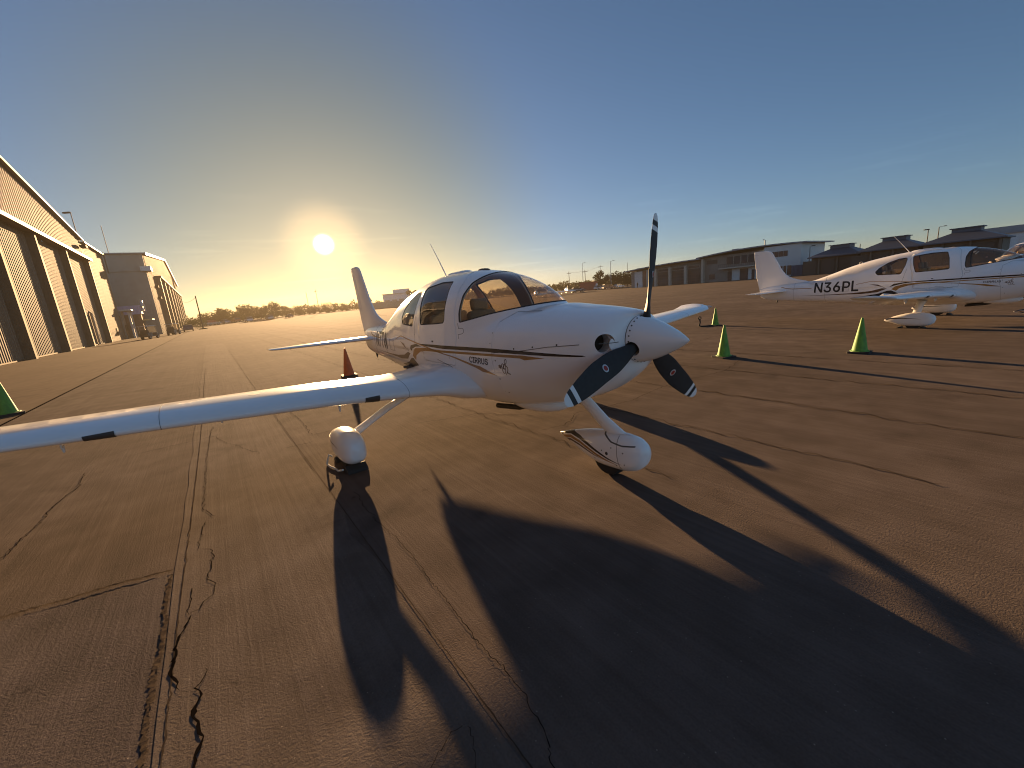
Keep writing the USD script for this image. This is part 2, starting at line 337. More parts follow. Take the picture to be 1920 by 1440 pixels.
def revolve_x(prof, n=40):
    """prof: (x, r) pairs, revolved about the x axis"""
    t = np.linspace(0, 2 * PI, n, endpoint=False)
    return rings([np.stack([np.full(n, x), r * np.cos(t), r * np.sin(t)], 1) for x, r in prof])

# ================================================================== THE GROUND
def sheet(poly_uv, z, nmax=4.0):
    """flat sheet from a polygon in (u, v); local frame (u, -v)"""
    p = Polygon([(a, -b) for a, b in poly_uv])
    v, f = trimesh.creation.triangulate_polygon(p, engine='earcut')
    return trimesh.Trimesh(np.column_stack([v, np.full(len(v), z)]), f, process=False)

rr = np.concatenate([[0], np.geomspace(0.8, 720, 90)]); na = 220
aa = np.linspace(0, 2 * PI, na, endpoint=False)
gv = [[0, 0, 0]]
for r in rr[1:]:
    for a in aa: gv.append([r * math.cos(a), r * math.sin(a), float(gz_uv(r * math.cos(a), -r * math.sin(a)))])
gf = []
for i in range(na): gf.append([0, 1 + i, 1 + (i + 1) % na])
for k in range(len(rr) - 2):
    for i in range(na):
        p, q = 1 + k * na + i, 1 + k * na + (i + 1) % na
        gf += [[p, p + na, q + na], [p, q + na, q]]
ground = thing('apron', rot=LROT, kind='structure')
part(ground, 'asphalt_surface', trimesh.Trimesh(gv, gf, process=False), 'asphalt')
pad = thing('concrete_pad', rot=LROT, kind='structure')
edges_u = np.arange(-30, 116, 6.1)
for a, b in zip(edges_u[:-1], edges_u[1:]):
    for v0, v1 in ((-8.3, -4.05), (-12.9, -8.3)):
        part(pad, 'slab', sheet([(a + 0.012, v0 + 0.012), (b - 0.012, v0 + 0.012), (b - 0.012, v1 - 0.012), (a + 0.012, v1 - 0.012)], 0.0045), 'concrete')
part(pad, 'joint', sheet([(-30, -4.05), (115, -4.05), (115, -3.99), (-30, -3.99)], 0.004), 'crack_dark')
# pale paving band along the seam left of the camera, older asphalt beyond it
band = thing('paving_band', rot=LROT, kind='structure')
rs_ = np.random.default_rng(3)
us = np.linspace(-3, 40, 90)
left = [(u, -0.55 + 0.012 * rs_.standard_normal()) for u in us]; right = [(u, 0.62 + 0.02 * rs_.standard_normal()) for u in us[::-1]]
part(band, 'strip', sheet(left + right, 0.004), 'asphalt_band')
oldp = thing('asphalt_patch', rot=LROT, kind='structure')
edge = [(u, -0.60 + 0.012 * rs_.standard_normal()) for u in np.linspace(-3, 3.72, 40)]
part(oldp, 'patch', sheet(edge + [(3.74, -0.9), (3.85, -1.3), (3.98, -1.7), (4.3, -2.6), (4.6, -3.9), (-3, -3.9)], 0.004), 'asphalt_old')
seam = thing('paving_seam', rot=LROT, kind='structure')
def ragged(pts, w0, seed, step=0.03, jit=0.35, z=0.008, wander=0.025):
    """a crack or seam: a strip of uneven width along a polyline in (u, v)"""
    g = np.random.default_rng(seed)
    pts = np.asarray(pts, float); w0 = np.broadcast_to(w0, len(pts))
    d = np.concatenate([[0], np.cumsum(np.linalg.norm(np.diff(pts, axis=0), axis=1))])
    n = max(3, int(d[-1] / step)); t = np.linspace(0, d[-1], n)
    c = np.stack([np.interp(t, d, pts[:, 0]), np.interp(t, d, pts[:, 1])], 1); w = np.interp(t, d, w0)
    wob = np.cumsum(g.standard_normal((n, 2)) * step * 0.28, axis=0); wob -= np.linspace(0, 1, n)[:, None] * wob[-1]
    c += np.clip(wob, -wander, wander) + g.standard_normal((n, 2)) * step * (0.24 if wander > 0.01 else 0.04)
    tan = np.gradient(c, axis=0); nrm = np.stack([-tan[:, 1], tan[:, 0]], 1) / np.maximum(np.linalg.norm(tan, axis=1, keepdims=True), 1e-9)
    wl = w * (1 + jit * g.standard_normal(n)).clip(0.25, 2.2); wr = w * (1 + jit * g.standard_normal(n)).clip(0.25, 2.2)
    wl[[0, -1]] *= 0.1; wr[[0, -1]] *= 0.1
    L, R = c + nrm * wl[:, None] / 2, c - nrm * wr[:, None] / 2
    v = np.vstack([np.column_stack([L[:, 0], -L[:, 1], z + gz_uv(L[:, 0], L[:, 1])]), np.column_stack([R[:, 0], -R[:, 1], z + gz_uv(R[:, 0], R[:, 1])])])
    i = np.arange(n - 1)
    f = np.vstack([np.stack([i, i + 1, n + i + 1], 1), np.stack([i, n + i + 1, n + i], 1)])
    t_ = trimesh.Trimesh(v, f, process=False)
    if t_.face_normals[:, 2].mean() < 0: t_.invert()
    return t_
part(seam, 'ridge', ragged([(-2, -0.585), (1.5, -0.58), (2.5, -0.585), (3.7, -0.575)], 0.022, 5, jit=0.5, step=0.015, wander=0.008), 'seam_light')
part(seam, 'ridge', ragged([(3.76, -0.58), (3.86, -1.0), (4.0, -1.6), (4.35, -2.6)], 0.022, 6, jit=0.5, step=0.015, wander=0.02), 'seam_light')
part(seam, 'groove', ragged(wander=0.004, pts=[(-2, -0.55), (8, -0.46), (20, -0.45)], w0=0.006, seed=8), 'groove_brown')
part(seam, 'groove', ragged(wander=0.004, pts=[(0.5, 0.66), (4, 0.65), (12, 0.62), (30, 0.62)], w0=0.005, seed=10), 'groove_brown')
for k, (vv, u0, u1) in enumerate(((3.1, 2.0, 40), (4.4, 0.5, 55), (6.0, -1, 60), (7.7, 0, 70), (9.6, 0, 70))):
    part(seam, 'groove', ragged(wander=0.02, pts=[(u0, vv), (10, vv + 0.05), (u1, vv)], w0=0.008 + 0.004 * k, seed=20 + k, step=0.10, jit=.6), 'groove_brown')
crack = thing('pavement_crack', rot=LROT, kind='structure')
cr = lambda pts, w, s_, **k: part(crack, 'crack', ragged(pts, np.asarray(w) * .55, s_, **k), 'crack_dark')
cr([(8.6, -0.29), (6.62, -0.35), (5.72, -0.36), (5.19, -0.38), (4.8, -0.38), (4.66, -0.33), (4.54, -0.30)], 0.010, 31)
cr([(4.48, -0.39), (4.2, -0.41), (3.95, -0.42)], 0.010, 32)
cr([(3.95, -0.40), (3.90, -0.36), (3.74, -0.31), (3.71, -0.34), (3.59, -0.32), (3.45, -0.35), (3.32, -0.31), (3.16, -0.34), (3.17, -0.38), (3.06, -0.46)], 0.009, 33)
cr([(3.39, -0.45), (3.06, -0.46)], 0.008, 34)
cr([(3.06, -0.46), (2.99, -0.47), (2.81, -0.48), (2.60, -0.49), (2.50, -0.48), (2.42, -0.47)], [0.008, 0.016, 0.02, 0.026, 0.02, 0.008], 35, jit=0.6)
cr([(2.42, -0.47), (2.38, -0.41)], 0.006, 36)
cr([(2.50, -0.38), (2.42, -0.38), (2.38, -0.41), (2.30, -0.40), (2.23, -0.42), (2.07, -0.40), (1.99, -0.42), (1.94, -0.43), (1.6, -0.41)], [0.005, 0.007, 0.012, 0.02, 0.032, 0.018, 0.024, 0.02, 0.012], 37, jit=0.6)
cr([(4.04, 0.82), (3.68, 0.80), (3.25, 0.81), (2.92, 0.82), (2.61, 0.82), (2.30, 0.80), (2.09, 0.80), (1.94, 0.79), (1.74, 0.79), (1.52, 0.80), (1.33, 0.79), (1.18, 0.78), (1.06, 0.75), (0.9, 0.70)], 0.006, 38, step=0.02)
cr([(5.04, -1.78), (5.54, -1.73), (6.01, -1.72), (6.56, -1.70), (6.73, -1.65), (7.4, -1.67)], 0.014, 39)
cr([(6.25, 0.22), (7.0, -0.05), (7.9, -0.29)], 0.008, 40)
cr([(7.9, -0.29), (7.85, -0.8), (7.82, -1.36)], 0.012, 41)
cr([(8.73, 0.92), (7.6, 0.90), (6.52, 0.91)], 0.010, 42)
cr([(6.52, 0.91), (6.5, 1.17)], 0.016, 43)
cr([(6.17, 0.49), (6.14, 0.85)], 0.014, 44)
cr([(5.73, 2.16), (5.39, 3.12), (4.9, 3.4), (4.6, 3.55)], 0.012, 45)
cr([(4.01, 3.2), (3.95, 3.54), (4.17, 4.03), (3.97, 5.01)], 0.012, 46)
cr([(4.56, 5.1), (4.91, 4.98), (5.2, 4.2)], 0.014, 47)
cr([(1.24, 0.30), (1.31, 0.38), (1.36, 0.47), (1.345, 0.55)], 0.004, 48, step=0.02)
cr([(1.345, 0.55), (1.2, 0.50), (1.0, 0.5)], 0.003, 51, step=0.02)
cr([(3.97, 5.01), (4.1, 6.2), (3.9, 7.6), (4.2, 9.0)], 0.012, 49)
cr([(6.5, 4.2), (6.6, 6.5), (6.3, 9.0), (6.7, 13)], 0.014, 50, step=0.06)

# ================================================================== THE AIRCRAFT
# plane frame: x forward, y left, z up, origin where the nose wheel meets the ground; s = distance aft of the spinner tip = 0.88 - x
X = lambda s: 0.88 - s
BODY = np.array([  # s, top, bottom, centre, half width
    (.44, 1.510, 1.11, 1.31, .20), (.46, 1.528, 1.06, 1.31, .30), (.50, 1.545, 1.01, 1.31, .37), (.58, 1.56, .94, 1.30, .43), (.75, 1.582, .83, 1.26, .485), (1.0, 1.605, .73, 1.22, .53),
    (1.3, 1.63, .65, 1.18, .565), (1.75, 1.63, .565, 1.15, .60), (2.2, 1.60, .52, 1.15, .62), (2.8, 1.55, .50, 1.15, .635), (3.4, 1.50, .50, 1.15, .61), (4.0, 1.48, .53, 1.14, .545),
    (4.6, 1.46, .575, 1.12, .46), (5.2, 1.44, .63, 1.10, .375), (5.8, 1.42, .68, 1.07, .29), (6.4, 1.40, .73, 1.06, .21), (7.0, 1.36, .78, 1.05, .14), (7.5, 1.30, .85, 1.05, .075), (7.70, 1.24, .95, 1.06, .03)])
CANOPY = np.array([(1.36, 1.60, .12), (1.42, 1.665, .27), (1.62, 1.795, .42), (1.82, 1.89, .50), (2.11, 1.985, .56), (2.4, 2.045, .605), (2.7, 2.08, .635), (3.3, 2.09, .63), (3.8, 2.05, .585), (4.2, 1.985, .535), (4.6, 1.90, .47),
                   (5.0, 1.785, .40), (5.5, 1.60, .33), (5.9, 1.46, .27), (6.2, 1.36, .20)])
_b = [PCH(BODY[:, 0], BODY[:, k]) for k in range(1, 5)]
_c = [PCH(CANOPY[:, 0], CANOPY[:, k]) for k in (1, 2)]
_bn = PCH([.44, .6, 1.0, 1.8, 5, 7.7], [2.0, 2.15, 2.35, 2.45, 2.2, 2.0])
TH = np.linspace(0, 2 * PI, 128, endpoint=False)
def superr(c, s_, w, a, n): return (np.abs(c / w) ** n + np.abs(s_ / a) ** n) ** (-1.0 / n)
def fuse_ring(s, off=0.0):
    zt, zb, zc, w = [float(f(s)) for f in _b]; n = float(_bn(s))
    c, sn = np.cos(TH), np.sin(TH)
    up = superr(c, sn, w, zt - zc, n); lo = superr(c, sn, w, zc - zb, n)
    r = np.where(sn >= 0, up, lo)
    if 1.36 < s < 6.2:
        ct, cw = float(_c[0](s)), float(_c[1](s))
        if ct > zc + 0.02:
            r2 = superr(c, np.maximum(sn, 0), cw, ct - zc, 2.35)
            r2 = np.where(sn >= 0, r2, 0)
            p = 36.0
            m = np.maximum(r, r2)
            r = m * ((r / m) ** p + (r2 / m) ** p) ** (1 / p)
    r = r + off
    return np.stack([np.full(len(TH), X(s)), r * c, zc + r * sn], 1)
SST = np.unique(np.concatenate([np.linspace(.44, .62, 14), np.linspace(.62, 1.36, 16), np.linspace(1.36, 2.6, 60), np.linspace(2.6, 4.6, 40), np.linspace(4.6, 7.7, 44)]))
def fuse(off=0.0, s0=0, s1=99): return man(rings([fuse_ring(s, off) for s in SST if s0 <= s <= s1]))

F0 = fuse()
FIN = fuse(-0.030, 1.42, 4.7)
FIN2 = fuse(-0.036, 1.46, 4.66)
SHELL_OUT = fuse(0.0014)
GL_A, GL_B = fuse(-0.004), fuse(-0.010)
skin = SHELL_OUT - fuse(-0.003)

def sz(pts): return [(X(s), z) for s, z in pts]
WS = rounded(sz([(1.20, 1.625), (1.36, 1.652), (1.48, 1.64), (1.7, 1.61), (1.95, 1.575), (2.2, 1.532), (2.41, 1.50), (2.435, 1.60), (2.44, 1.80), (2.40, 1.93), (2.30, 2.015), (2.16, 2.3), (1.2, 2.3)]), 0.03)
DW = rounded(sz([(2.70, 1.50), (2.74, 1.80), (2.80, 1.975), (3.10, 1.985), (3.50, 1.94), (3.46, 1.70), (3.39, 1.475), (3.0, 1.485)]), 0.045)
RW = rounded(sz([(3.70, 1.45), (3.62, 1.70), (3.60, 1.915), (3.80, 1.90), (4.02, 1.82), (4.22, 1.68), (4.32, 1.56), (4.24, 1.47)]), 0.05)
DOOR = rounded(sz([(2.44, 1.33), (2.50, 1.58), (2.56, 1.99), (2.62, 2.055), (3.30, 2.06), (3.52, 1.99), (3.54, 1.80), (3.46, 1.45), (3.40, 1.02), (2.50, 1.02)]), 0.05)
yr = (-1.5, -0.10)
yl = (0.10, 1.5)
cutters = [prism_y(WS, -1.5, 1.5), prism_y(DW, -1.5, 1.5), prism_y(RW, -1.5, 1.5)]
cab = F0 - FIN
for c in cutters: cab = cab - c
FIREWALL = Polygon(sz([(0, 0), (1.68, 0), (1.74, .95), (1.78, 1.17), (1.76, 1.50), (1.62, 1.585), (1.30, 1.585), (1.28, 1.7), (1.28, 3), (0, 3)]))
FW_GAP = Polygon(FIREWALL.exterior).buffer(0.0035)
INLETS = []
for sy in (-1, 1):
    c = trimesh.creation.cylinder(radius=0.078, height=0.46, sections=32, transform=trimesh.transformations.rotation_matrix(PI / 2, [0, 1, 0]))
    c.apply_transform(trimesh.transformations.rotation_matrix(sy * 0.38, [0, 0, 1])); c.apply_translation([X(0.70), sy * 0.275, 1.315]); INLETS.append(man(c))
cowl = (cab ^ prism_y(FIREWALL, -1.5, 1.5))
bump = trimesh.creation.icosphere(4, 1.0); bump.apply_scale([0.46, 0.26, 0.125]); bump.apply_translation([X(1.80), 0, 0.595])
bump = (man(bump) ^ prism_y(Polygon(sz([(.7, 0), (2.02, 0), (2.02, 1.0), (.7, 1.0)])), -1, 1)) - FIN
for c in INLETS: cowl = cowl - c
hull_ = cab - prism_y(FW_GAP, -1.5, 1.5)
doorR = prism_y(DOOR, *yr); doorL = prism_y(DOOR, *yl)
gapR = prism_y(DOOR.buffer(0.004), *yr); gapL = prism_y(DOOR.buffer(0.004), *yl)
door_r, door_l = hull_ ^ doorR, hull_ ^ doorL
hull_ = hull_ - gapR - gapL
gapfill = (fuse(-0.012, 1.3, 4.7) - fuse(-0.028, 1.3, 4.7)) ^ (gapR + gapL + prism_y(FW_GAP.buffer(0.02).difference(FIREWALL.buffer(-0.02)), -1.5, 1.5))
for c in cutters: gapfill = gapfill - c
lining = FIN - FIN2
for c in cutters: lining = lining - c
def pane(poly, y0, y1): return (GL_A - GL_B) ^ prism_y(poly.buffer(0.012), y0, y1)
def gasket(poly, y0, y1): return (fuse(-0.0005, 1.2, 4.6) - fuse(-0.012, 1.2, 4.6)) ^ prism_y(poly.buffer(0.002).difference(poly.buffer(-0.014)), y0, y1)
panes = {'ws': tm(pane(WS, -1.5, 1.5)), 'dwr': tm(pane(DW, *yr)), 'dwl': tm(pane(DW, *yl)), 'rwr': tm(pane(RW, *yr)), 'rwl': tm(pane(RW, *yl))}
gaskets = {'ws': tm(gasket(WS, -1.5, 1.5)), 'dwr': tm(gasket(DW, *yr)), 'dwl': tm(gasket(DW, *yl)), 'rwr': tm(gasket(RW, *yr)), 'rwl': tm(gasket(RW, *yl))}

def decal(poly, side=-1):
    return tm(skin ^ (prism_y(poly, -1.5, -0.03) if side < 0 else prism_y(poly, 0.03, 1.5)))
def line(pts, w): return LineString(sz(pts)).buffer(w / 2, cap_style='flat')
STRIPES = [  # name, material, polygon in (s, z)
    ('stripe', 'black_paint', Polygon(sz([(3.46, 1.232), (2.96, 1.242), (2.73, 1.243), (1.8, 1.25), (1.32, 1.244), (.66, 1.228), (.63, 1.222), (.66, 1.216), (.93, 1.212), (1.32, 1.212), (1.8, 1.213), (2.74, 1.204), (3.21, 1.212)]))),
    ('stripe', 'gold_paint', Polygon(sz([(3.88, 1.03), (3.80, 1.11), (3.6, 1.17), (3.3, 1.188), (2.75, 1.184), (1.81, 1.194), (1.33, 1.203), (1.04, 1.190), (1.29, 1.160), (1.35, 1.174), (1.81, 1.170), (2.75, 1.158), (3.25, 1.150), (3.5, 1.12), (3.7, 1.05), (3.77, .98)]))),
    ('stripe', 'gold_paint', Polygon(sz([(4.75, 1.236), (4.4, 1.30), (4.28, 1.302), (3.44, 1.236), (2.51, 1.122), (2.10, 1.058), (2.00, 1.050), (1.73, .972), (1.98, .995), (2.09, 1.028), (2.51, 1.106), (3.44, 1.220), (4.28, 1.286), (4.4, 1.285), (4.75, 1.222)]))),
    ('stripe', 'black_paint', Polygon(sz([(3.93, 1.10), (3.83, 1.19), (3.58, 1.225), (3.38, 1.200), (3.60, 1.185), (3.76, 1.15)]))),
    ('stripe', 'brown_paint', Polygon(sz([(6.4, .935), (5.4, .925), (4.6, .925), (4.2, .96), (3.98, 1.06), (4.1, 1.075), (4.35, 1.01), (4.8, .965), (5.4, .945)]))),
    ('stripe', 'brown_paint', Polygon(sz([(4.42, 1.215), (4.2, 1.19), (4.05, 1.10), (4.02, 1.07), (4.10, 1.12), (4.25, 1.165)]))),
    ('stripe', 'black_paint', Polygon(sz([(4.7, .83), (4.2, .91), (3.97, .995), (3.88, 1.0), (3.7, .90), (3.45, .78), (4.1, .76)]))),
    ('stripe', 'gold_paint', line([(6.98, 1.27), (6.8, 1.215), (6.6, 1.19), (6.0, 1.18)], 0.022)),
]
LINES = [line([(1.78, 1.205), (1.4, 1.235), (1.0, 1.29), (.68, 1.315)], .006), line([(.53, 1.32), (.45, 1.318)], .006), line([(2.43, 1.50), (2.41, 1.44), (2.33, 1.44)], .005),
         LineString(sz([(2.33, 1.44), (2.31, 1.41), (2.33, 1.385), (2.41, 1.375), (2.40, 1.33)])).buffer(.0025), line([(3.58, 1.60), (3.66, 1.22)], .004), line([(2.95, 1.06), (2.62, 1.00), (2.36, .90), (2.20, .78), (2.18, .66)], .006),
         LineString(sz([(4.95, 1.02), (4.95, 1.20), (5.25, 1.20), (5.25, 1.02), (4.95, 1.02)])).buffer(.0022), line([(5.60, 1.52), (5.60, .72)], .004), line([(6.55, 1.40), (6.55, .78)], .004)]
def text_decal(text, s0, z0, h, bold=False, slant=0.0, sx=1.0, side=-1, rot=0.0):
    t = meshkit.text_mesh(text, h, depth=1.4, bold=bold); v = np.array(t.vertices)
    x, y = v[:, 0] * sx + v[:, 1] * slant, v[:, 1]
    xr, yr_ = x * math.cos(rot) - y * math.sin(rot), x * math.sin(rot) + y * math.cos(rot)
    t.vertices = np.stack([X(s0) + xr, -0.03 - v[:, 2], z0 + yr_], 1)
    if t.volume < 0: t.invert()
    out = []
    for c in t.split(only_watertight=False):
        try: out.append(man(c))
        except Exception: pass
    return tm(skin ^ m3.Manifold.batch_boolean(out, m3.OpType.Add))
def script_logo():
    g = []
    P = lambda pts, w: g.append(LineString(sz(pts)).buffer(w / 2))
    for k in range(3): P([(1.675, 1.085 - k * .011), (1.635, 1.083 - k * .011)], .007)
    P([(1.655, 1.088), (1.65, 1.058)], .012)
    for cx, cz, a, b in ((1.612, 1.083, .016, .022), (1.585, 1.075, .018, .024), (1.60, 1.035, .022, .026)):
        P([(cx + a * math.cos(t), cz + b * math.sin(t)) for t in np.linspace(0, 2 * PI, 22)], .007)
    P([(1.565 + .015 * math.cos(t) - .006 * math.sin(t), 1.128 + .024 * math.sin(t)) for t in np.linspace(0, 2 * PI, 22)], .007)
    P([(1.572, 1.102), (1.575, 1.088), (1.555, 1.086), (1.540, 1.07), (1.542, 1.045), (1.555, 1.025), (1.575, 1.0)], .008)
    P([(1.555, 1.022), (1.535, 1.012), (1.515, 1.007)], .010)
    return g

# airfoils and wings
def airfoil(n=28, t=0.14, c=0.02):
    b = (1 - np.cos(np.linspace(0, PI, n))) / 2
    y = 5 * t * (0.2969 * np.sqrt(b) - 0.126 * b - 0.3516 * b ** 2 + 0.2843 * b ** 3 - 0.1030 * b ** 4)
    cam_ = np.where(b < .4, c / .16 * (.8 * b - b * b), c / .36 * (.2 + .8 * b - b * b))
    up = np.stack([b, cam_ + y], 1); lo = np.stack([b, cam_ - y], 1)
    return np.vstack([up, lo[-2:0:-1]])
def wing(stn, t_key=4):
    """stn rows: y, LE s, LE z, chord, thickness ratio, camber"""
    r_ = []
    for y, s, z, ch, t, c in stn:
        a = airfoil(28, t, c); r_.append(np.stack([X(s + a[:, 0] * ch), np.full(len(a), y), z + a[:, 1] * ch], 1))
    return rings(r_)
ym = np.array([.40, .62, .70, .80, .95, 1.2, 2.0, 3.2, 4.5, 5.2, 5.5, 5.66, 5.74, 5.78])
les = np.interp(ym, [.4, .62, .70, .80, .95, 1.2, 1.65, 3.65, 5.2, 5.5, 5.66, 5.74, 5.78], [2.10, 2.18, 2.26, 2.33, 2.39, 2.43, 2.48, 2.66, 2.79, 2.83, 2.93, 3.05, 3.18])
lez = np.interp(ym, [.4, .62, 1.2, 1.65, 3.65, 5.5, 5.66, 5.78], [.76, .775, .825, .875, 1.0, 1.095, 1.125, 1.16])
tes = np.interp(ym, [.4, .62, .95, 1.2, 5.5, 5.78], [4.30, 4.22, 4.02, 3.90, 3.63, 3.62])
tr = np.interp(ym, [.4, .62, .8, 1.2, 5.2, 5.78], [.20, .19, .165, .15, .13, .11])
WSTN = [(y, s, z, e - s, t, .02) for y, s, z, e, t in zip(ym, les, lez, tes, tr)]
def mirror(m):
    t = trimesh.Trimesh(np.array(m.vertices) * [1, -1, 1], np.array(m.faces)[:, ::-1], process=False); return t
WL = man(wing(WSTN)); 
def plan(poly):   # (s, y) polygon, all z
    t = extrude_z(Polygon([(X(s), y) for s, y in poly]), -1, 3); 
    if t.volume < 0: t.invert()
    return man(t)
flap_p = [(3.52, 1.05), (4.6, 1.05), (4.6, 3.05), (3.40, 3.05)]; ail_p = [(3.40, 3.08), (4.6, 3.08), (4.6, 5.25), (3.37, 5.25)]
flap_l, ail_l = WL ^ plan(flap_p), WL ^ plan(ail_p)
w_l = WL - plan([(3.50, 1.04), (4.6, 1.04), (4.6, 3.06), (3.385, 3.06)]) - plan([(3.385, 3.07), (4.6, 3.07), (4.6, 5.26), (3.355, 5.26)])
WINGSKIN = man(wing([(y, s - .0015, z, c + .003, t * 1.006, k) for y, s, z, c, t, k in WSTN])) 
def strip_on_wing(y0, y1, ds, zdown):
    out = []
    e = man(wing([(y, s - .007, z, c + .014, t * 1.03, k) for y, s, z, c, t, k in WSTN]))
    ym_ = (y0 + y1) / 2; zl, sl = float(np.interp(ym_, ym, lez)), float(np.interp(ym_, ym, les))
    return tm((e - WL) ^ plan([(2.0, y0), (sl + .055, y0), (sl + .055, y1), (2.0, y1)]) ^ man(box(-9, 9, -9, 9, zl - .2, zl + .012)))
strip1, strip2 = strip_on_wing(1.56, 1.70, .0, 0), strip_on_wing(3.58, 3.76, .0, 0)

extrude_cap = man(extrude_z(Point(X(2.95), 2.6).buffer(.05), .9, 2))
# fin, rudder, tailplane
def vfoil(rows):   # rows: z, LE s, TE s, thickness
    r_ = []
    for z, a, b, t in rows:
        f = airfoil(20, t / max(b - a, .01), 0); r_.append(np.stack([X(a + f[:, 0] * (b - a)), f[:, 1] * (b - a), np.full(len(f), z)], 1))
    return rings(r_)
zf = np.array([1.10, 1.25, 1.36, 1.44, 1.50, 1.56, 1.63, 1.72, 1.89, 2.1, 2.34, 2.50, 2.56, 2.60, 2.615])
lef = np.interp(zf, [1.1, 1.25, 1.36, 1.44, 1.50, 1.56, 1.63, 1.72, 1.89, 2.34, 2.50, 2.56, 2.60, 2.615], [5.9, 5.95, 6.05, 6.25, 6.48, 6.66, 6.79, 6.89, 7.02, 7.26, 7.345, 7.40, 7.48, 7.56])
tef = np.interp(zf, [1.10, 1.58, 2.12, 2.57, 2.615], [7.73, 7.85, 7.92, 7.99, 7.97])
thf = np.interp(zf, [1.1, 1.5, 1.8, 2.6], [.10, .085, .095, .06])
FINM = man(vfoil(np.stack([zf, lef, tef, thf], 1)))
RUDP = Polygon(sz([(7.60, .6), (7.60, 1.0), (7.80, 2.49), (7.80, 2.495), (8.3, 2.495), (8.3, .6)]))
rud_low = man(vfoil([(.82, 7.36, 7.44, .03), (.86, 7.33, 7.52, .06), (.95, 7.42, 7.66, .075), (1.10, 7.45, 7.73, .085), (1.105, 7.46, 7.73, .085)]))
fin_m = FINM - prism_y(RUDP.buffer(.004), -1, 1)
rud_m = (FINM ^ prism_y(RUDP, -1, 1)) + rud_low
STN = [(.0, 6.78, 1.13, .95, .10, 0), (.10, 6.79, 1.13, .93, .10, 0), (1.0, 6.89, 1.14, .74, .09, 0), (1.80, 6.98, 1.15, .50, .085, 0), (1.92, 7.02, 1.152, .44, .08, 0), (1.97, 7.10, 1.155, .34, .06, 0)]
ST = man(wing(STN))
elev_p = [(7.36, .12), (7.9, .12), (7.9, 1.72), (7.27, 1.72)]
st_l, el_l = ST - plan([(7.353, .113), (7.9, .113), (7.9, 1.727), (7.263, 1.727)]), ST ^ plan(elev_p)

# landing gear
def pod(rows, n=2.2, k=36):   # rows: s, yc, half width, top z, bottom z
    t = np.linspace(0, 2 * PI, k, endpoint=False); r_ = []
    for s, yc, w, zt, zb in rows:
        zc = zb + (zt - zb) * .45; r = np.where(np.sin(t) >= 0, superr(np.cos(t), np.sin(t), w, zt - zc, n), superr(np.cos(t), np.sin(t), w, zc - zb, n))
        r_.append(np.stack([np.full(k, X(s)), yc + r * np.cos(t), zc + r * np.sin(t)], 1))
    return rings(r_)
def smooth_rows(rows, n=26):
    a = np.array(rows, float); t = np.linspace(0, 1, n); t = t - np.sin(2 * PI * t) / (2 * PI) * .6
    s = a[0, 0] + (a[-1, 0] - a[0, 0]) * t
    return np.column_stack([s] + [PCH(a[:, 0], a[:, k])(s) for k in range(1, a.shape[1])])
NP_R = [(.375, 0, .02, .325, .285), (.385, 0, .05, .36, .235), (.42, 0, .085, .40, .175), (.50, 0, .115, .435, .115), (.65, 0, .130, .445, .085), (.85, 0, .128, .43, .078), (1.05, 0, .105, .395, .115), (1.25, 0, .07, .345, .19), (1.40, 0, .036, .30, .235), (1.475, 0, .012, .275, .245)]
MP_R = [(2.70, -1.81, .02, .29, .25), (2.71, -1.81, .055, .335, .20), (2.75, -1.81, .095, .38, .15), (2.85, -1.81, .13, .425, .10), (3.0, -1.81, .148, .45, .085), (3.2, -1.81, .148, .445, .085), (3.4, -1.81, .12, .40, .12), (3.58, -1.81, .075, .335, .18), (3.70, -1.81, .03, .28, .215), (3.74, -1.81, .01, .26, .235)]
def offrows(rows, o): return [(s, y, w + o, a + o, b - o) for s, y, w, a, b in rows]
np_m, mp_m = pod(smooth_rows(NP_R)), pod(smooth_rows(MP_R), 2.7)
NPS = man(pod(smooth_rows(offrows(NP_R, .0012)))) - man(pod(smooth_rows(offrows(NP_R, -.003))))
MPS = man(pod(smooth_rows(offrows(MP_R, .0012)), 2.7)) - man(pod(smooth_rows(offrows(MP_R, -.003)), 2.7))
def tyre(s, y, r=.19, w=.085):
    prof = [(-w, r * .55), (-w * 1.05, r * .75), (-w * .9, r * .92), (-w * .5, r * .99), (0, r), (w * .5, r * .99), (w * .9, r * .92), (w * 1.05, r * .75), (w, r * .55)]
    t = revolve_x(prof, 36); v = np.array(t.vertices); t.vertices = np.stack([X(s) + v[:, 1], y + v[:, 0], r + v[:, 2]], 1); return t
def leg(pts, a, b, up): return tube(pts, a, 18, (b, up))
nose_leg = leg([(X(1.12), 0, .70), (X(1.02), 0, .625), (X(.86), 0, .505), (X(.70), 0, .40), (X(.62), 0, .345), (X(.60), 0, .33)], [.068, .066, .066, .078, .092, .05], .62, (0, 1, 0))
leg_m = leg([(X(3.15), -.55, .70), (X(3.14), -.85, .69), (X(3.13), -1.05, .655), (X(3.13), -1.3, .555), (X(3.12), -1.55, .44), (X(3.12), -1.72, .355), (X(3.12), -1.80, .30)], [.12, .11, .095, .085, .085, .10, .09], .36, (0, .35, 1))

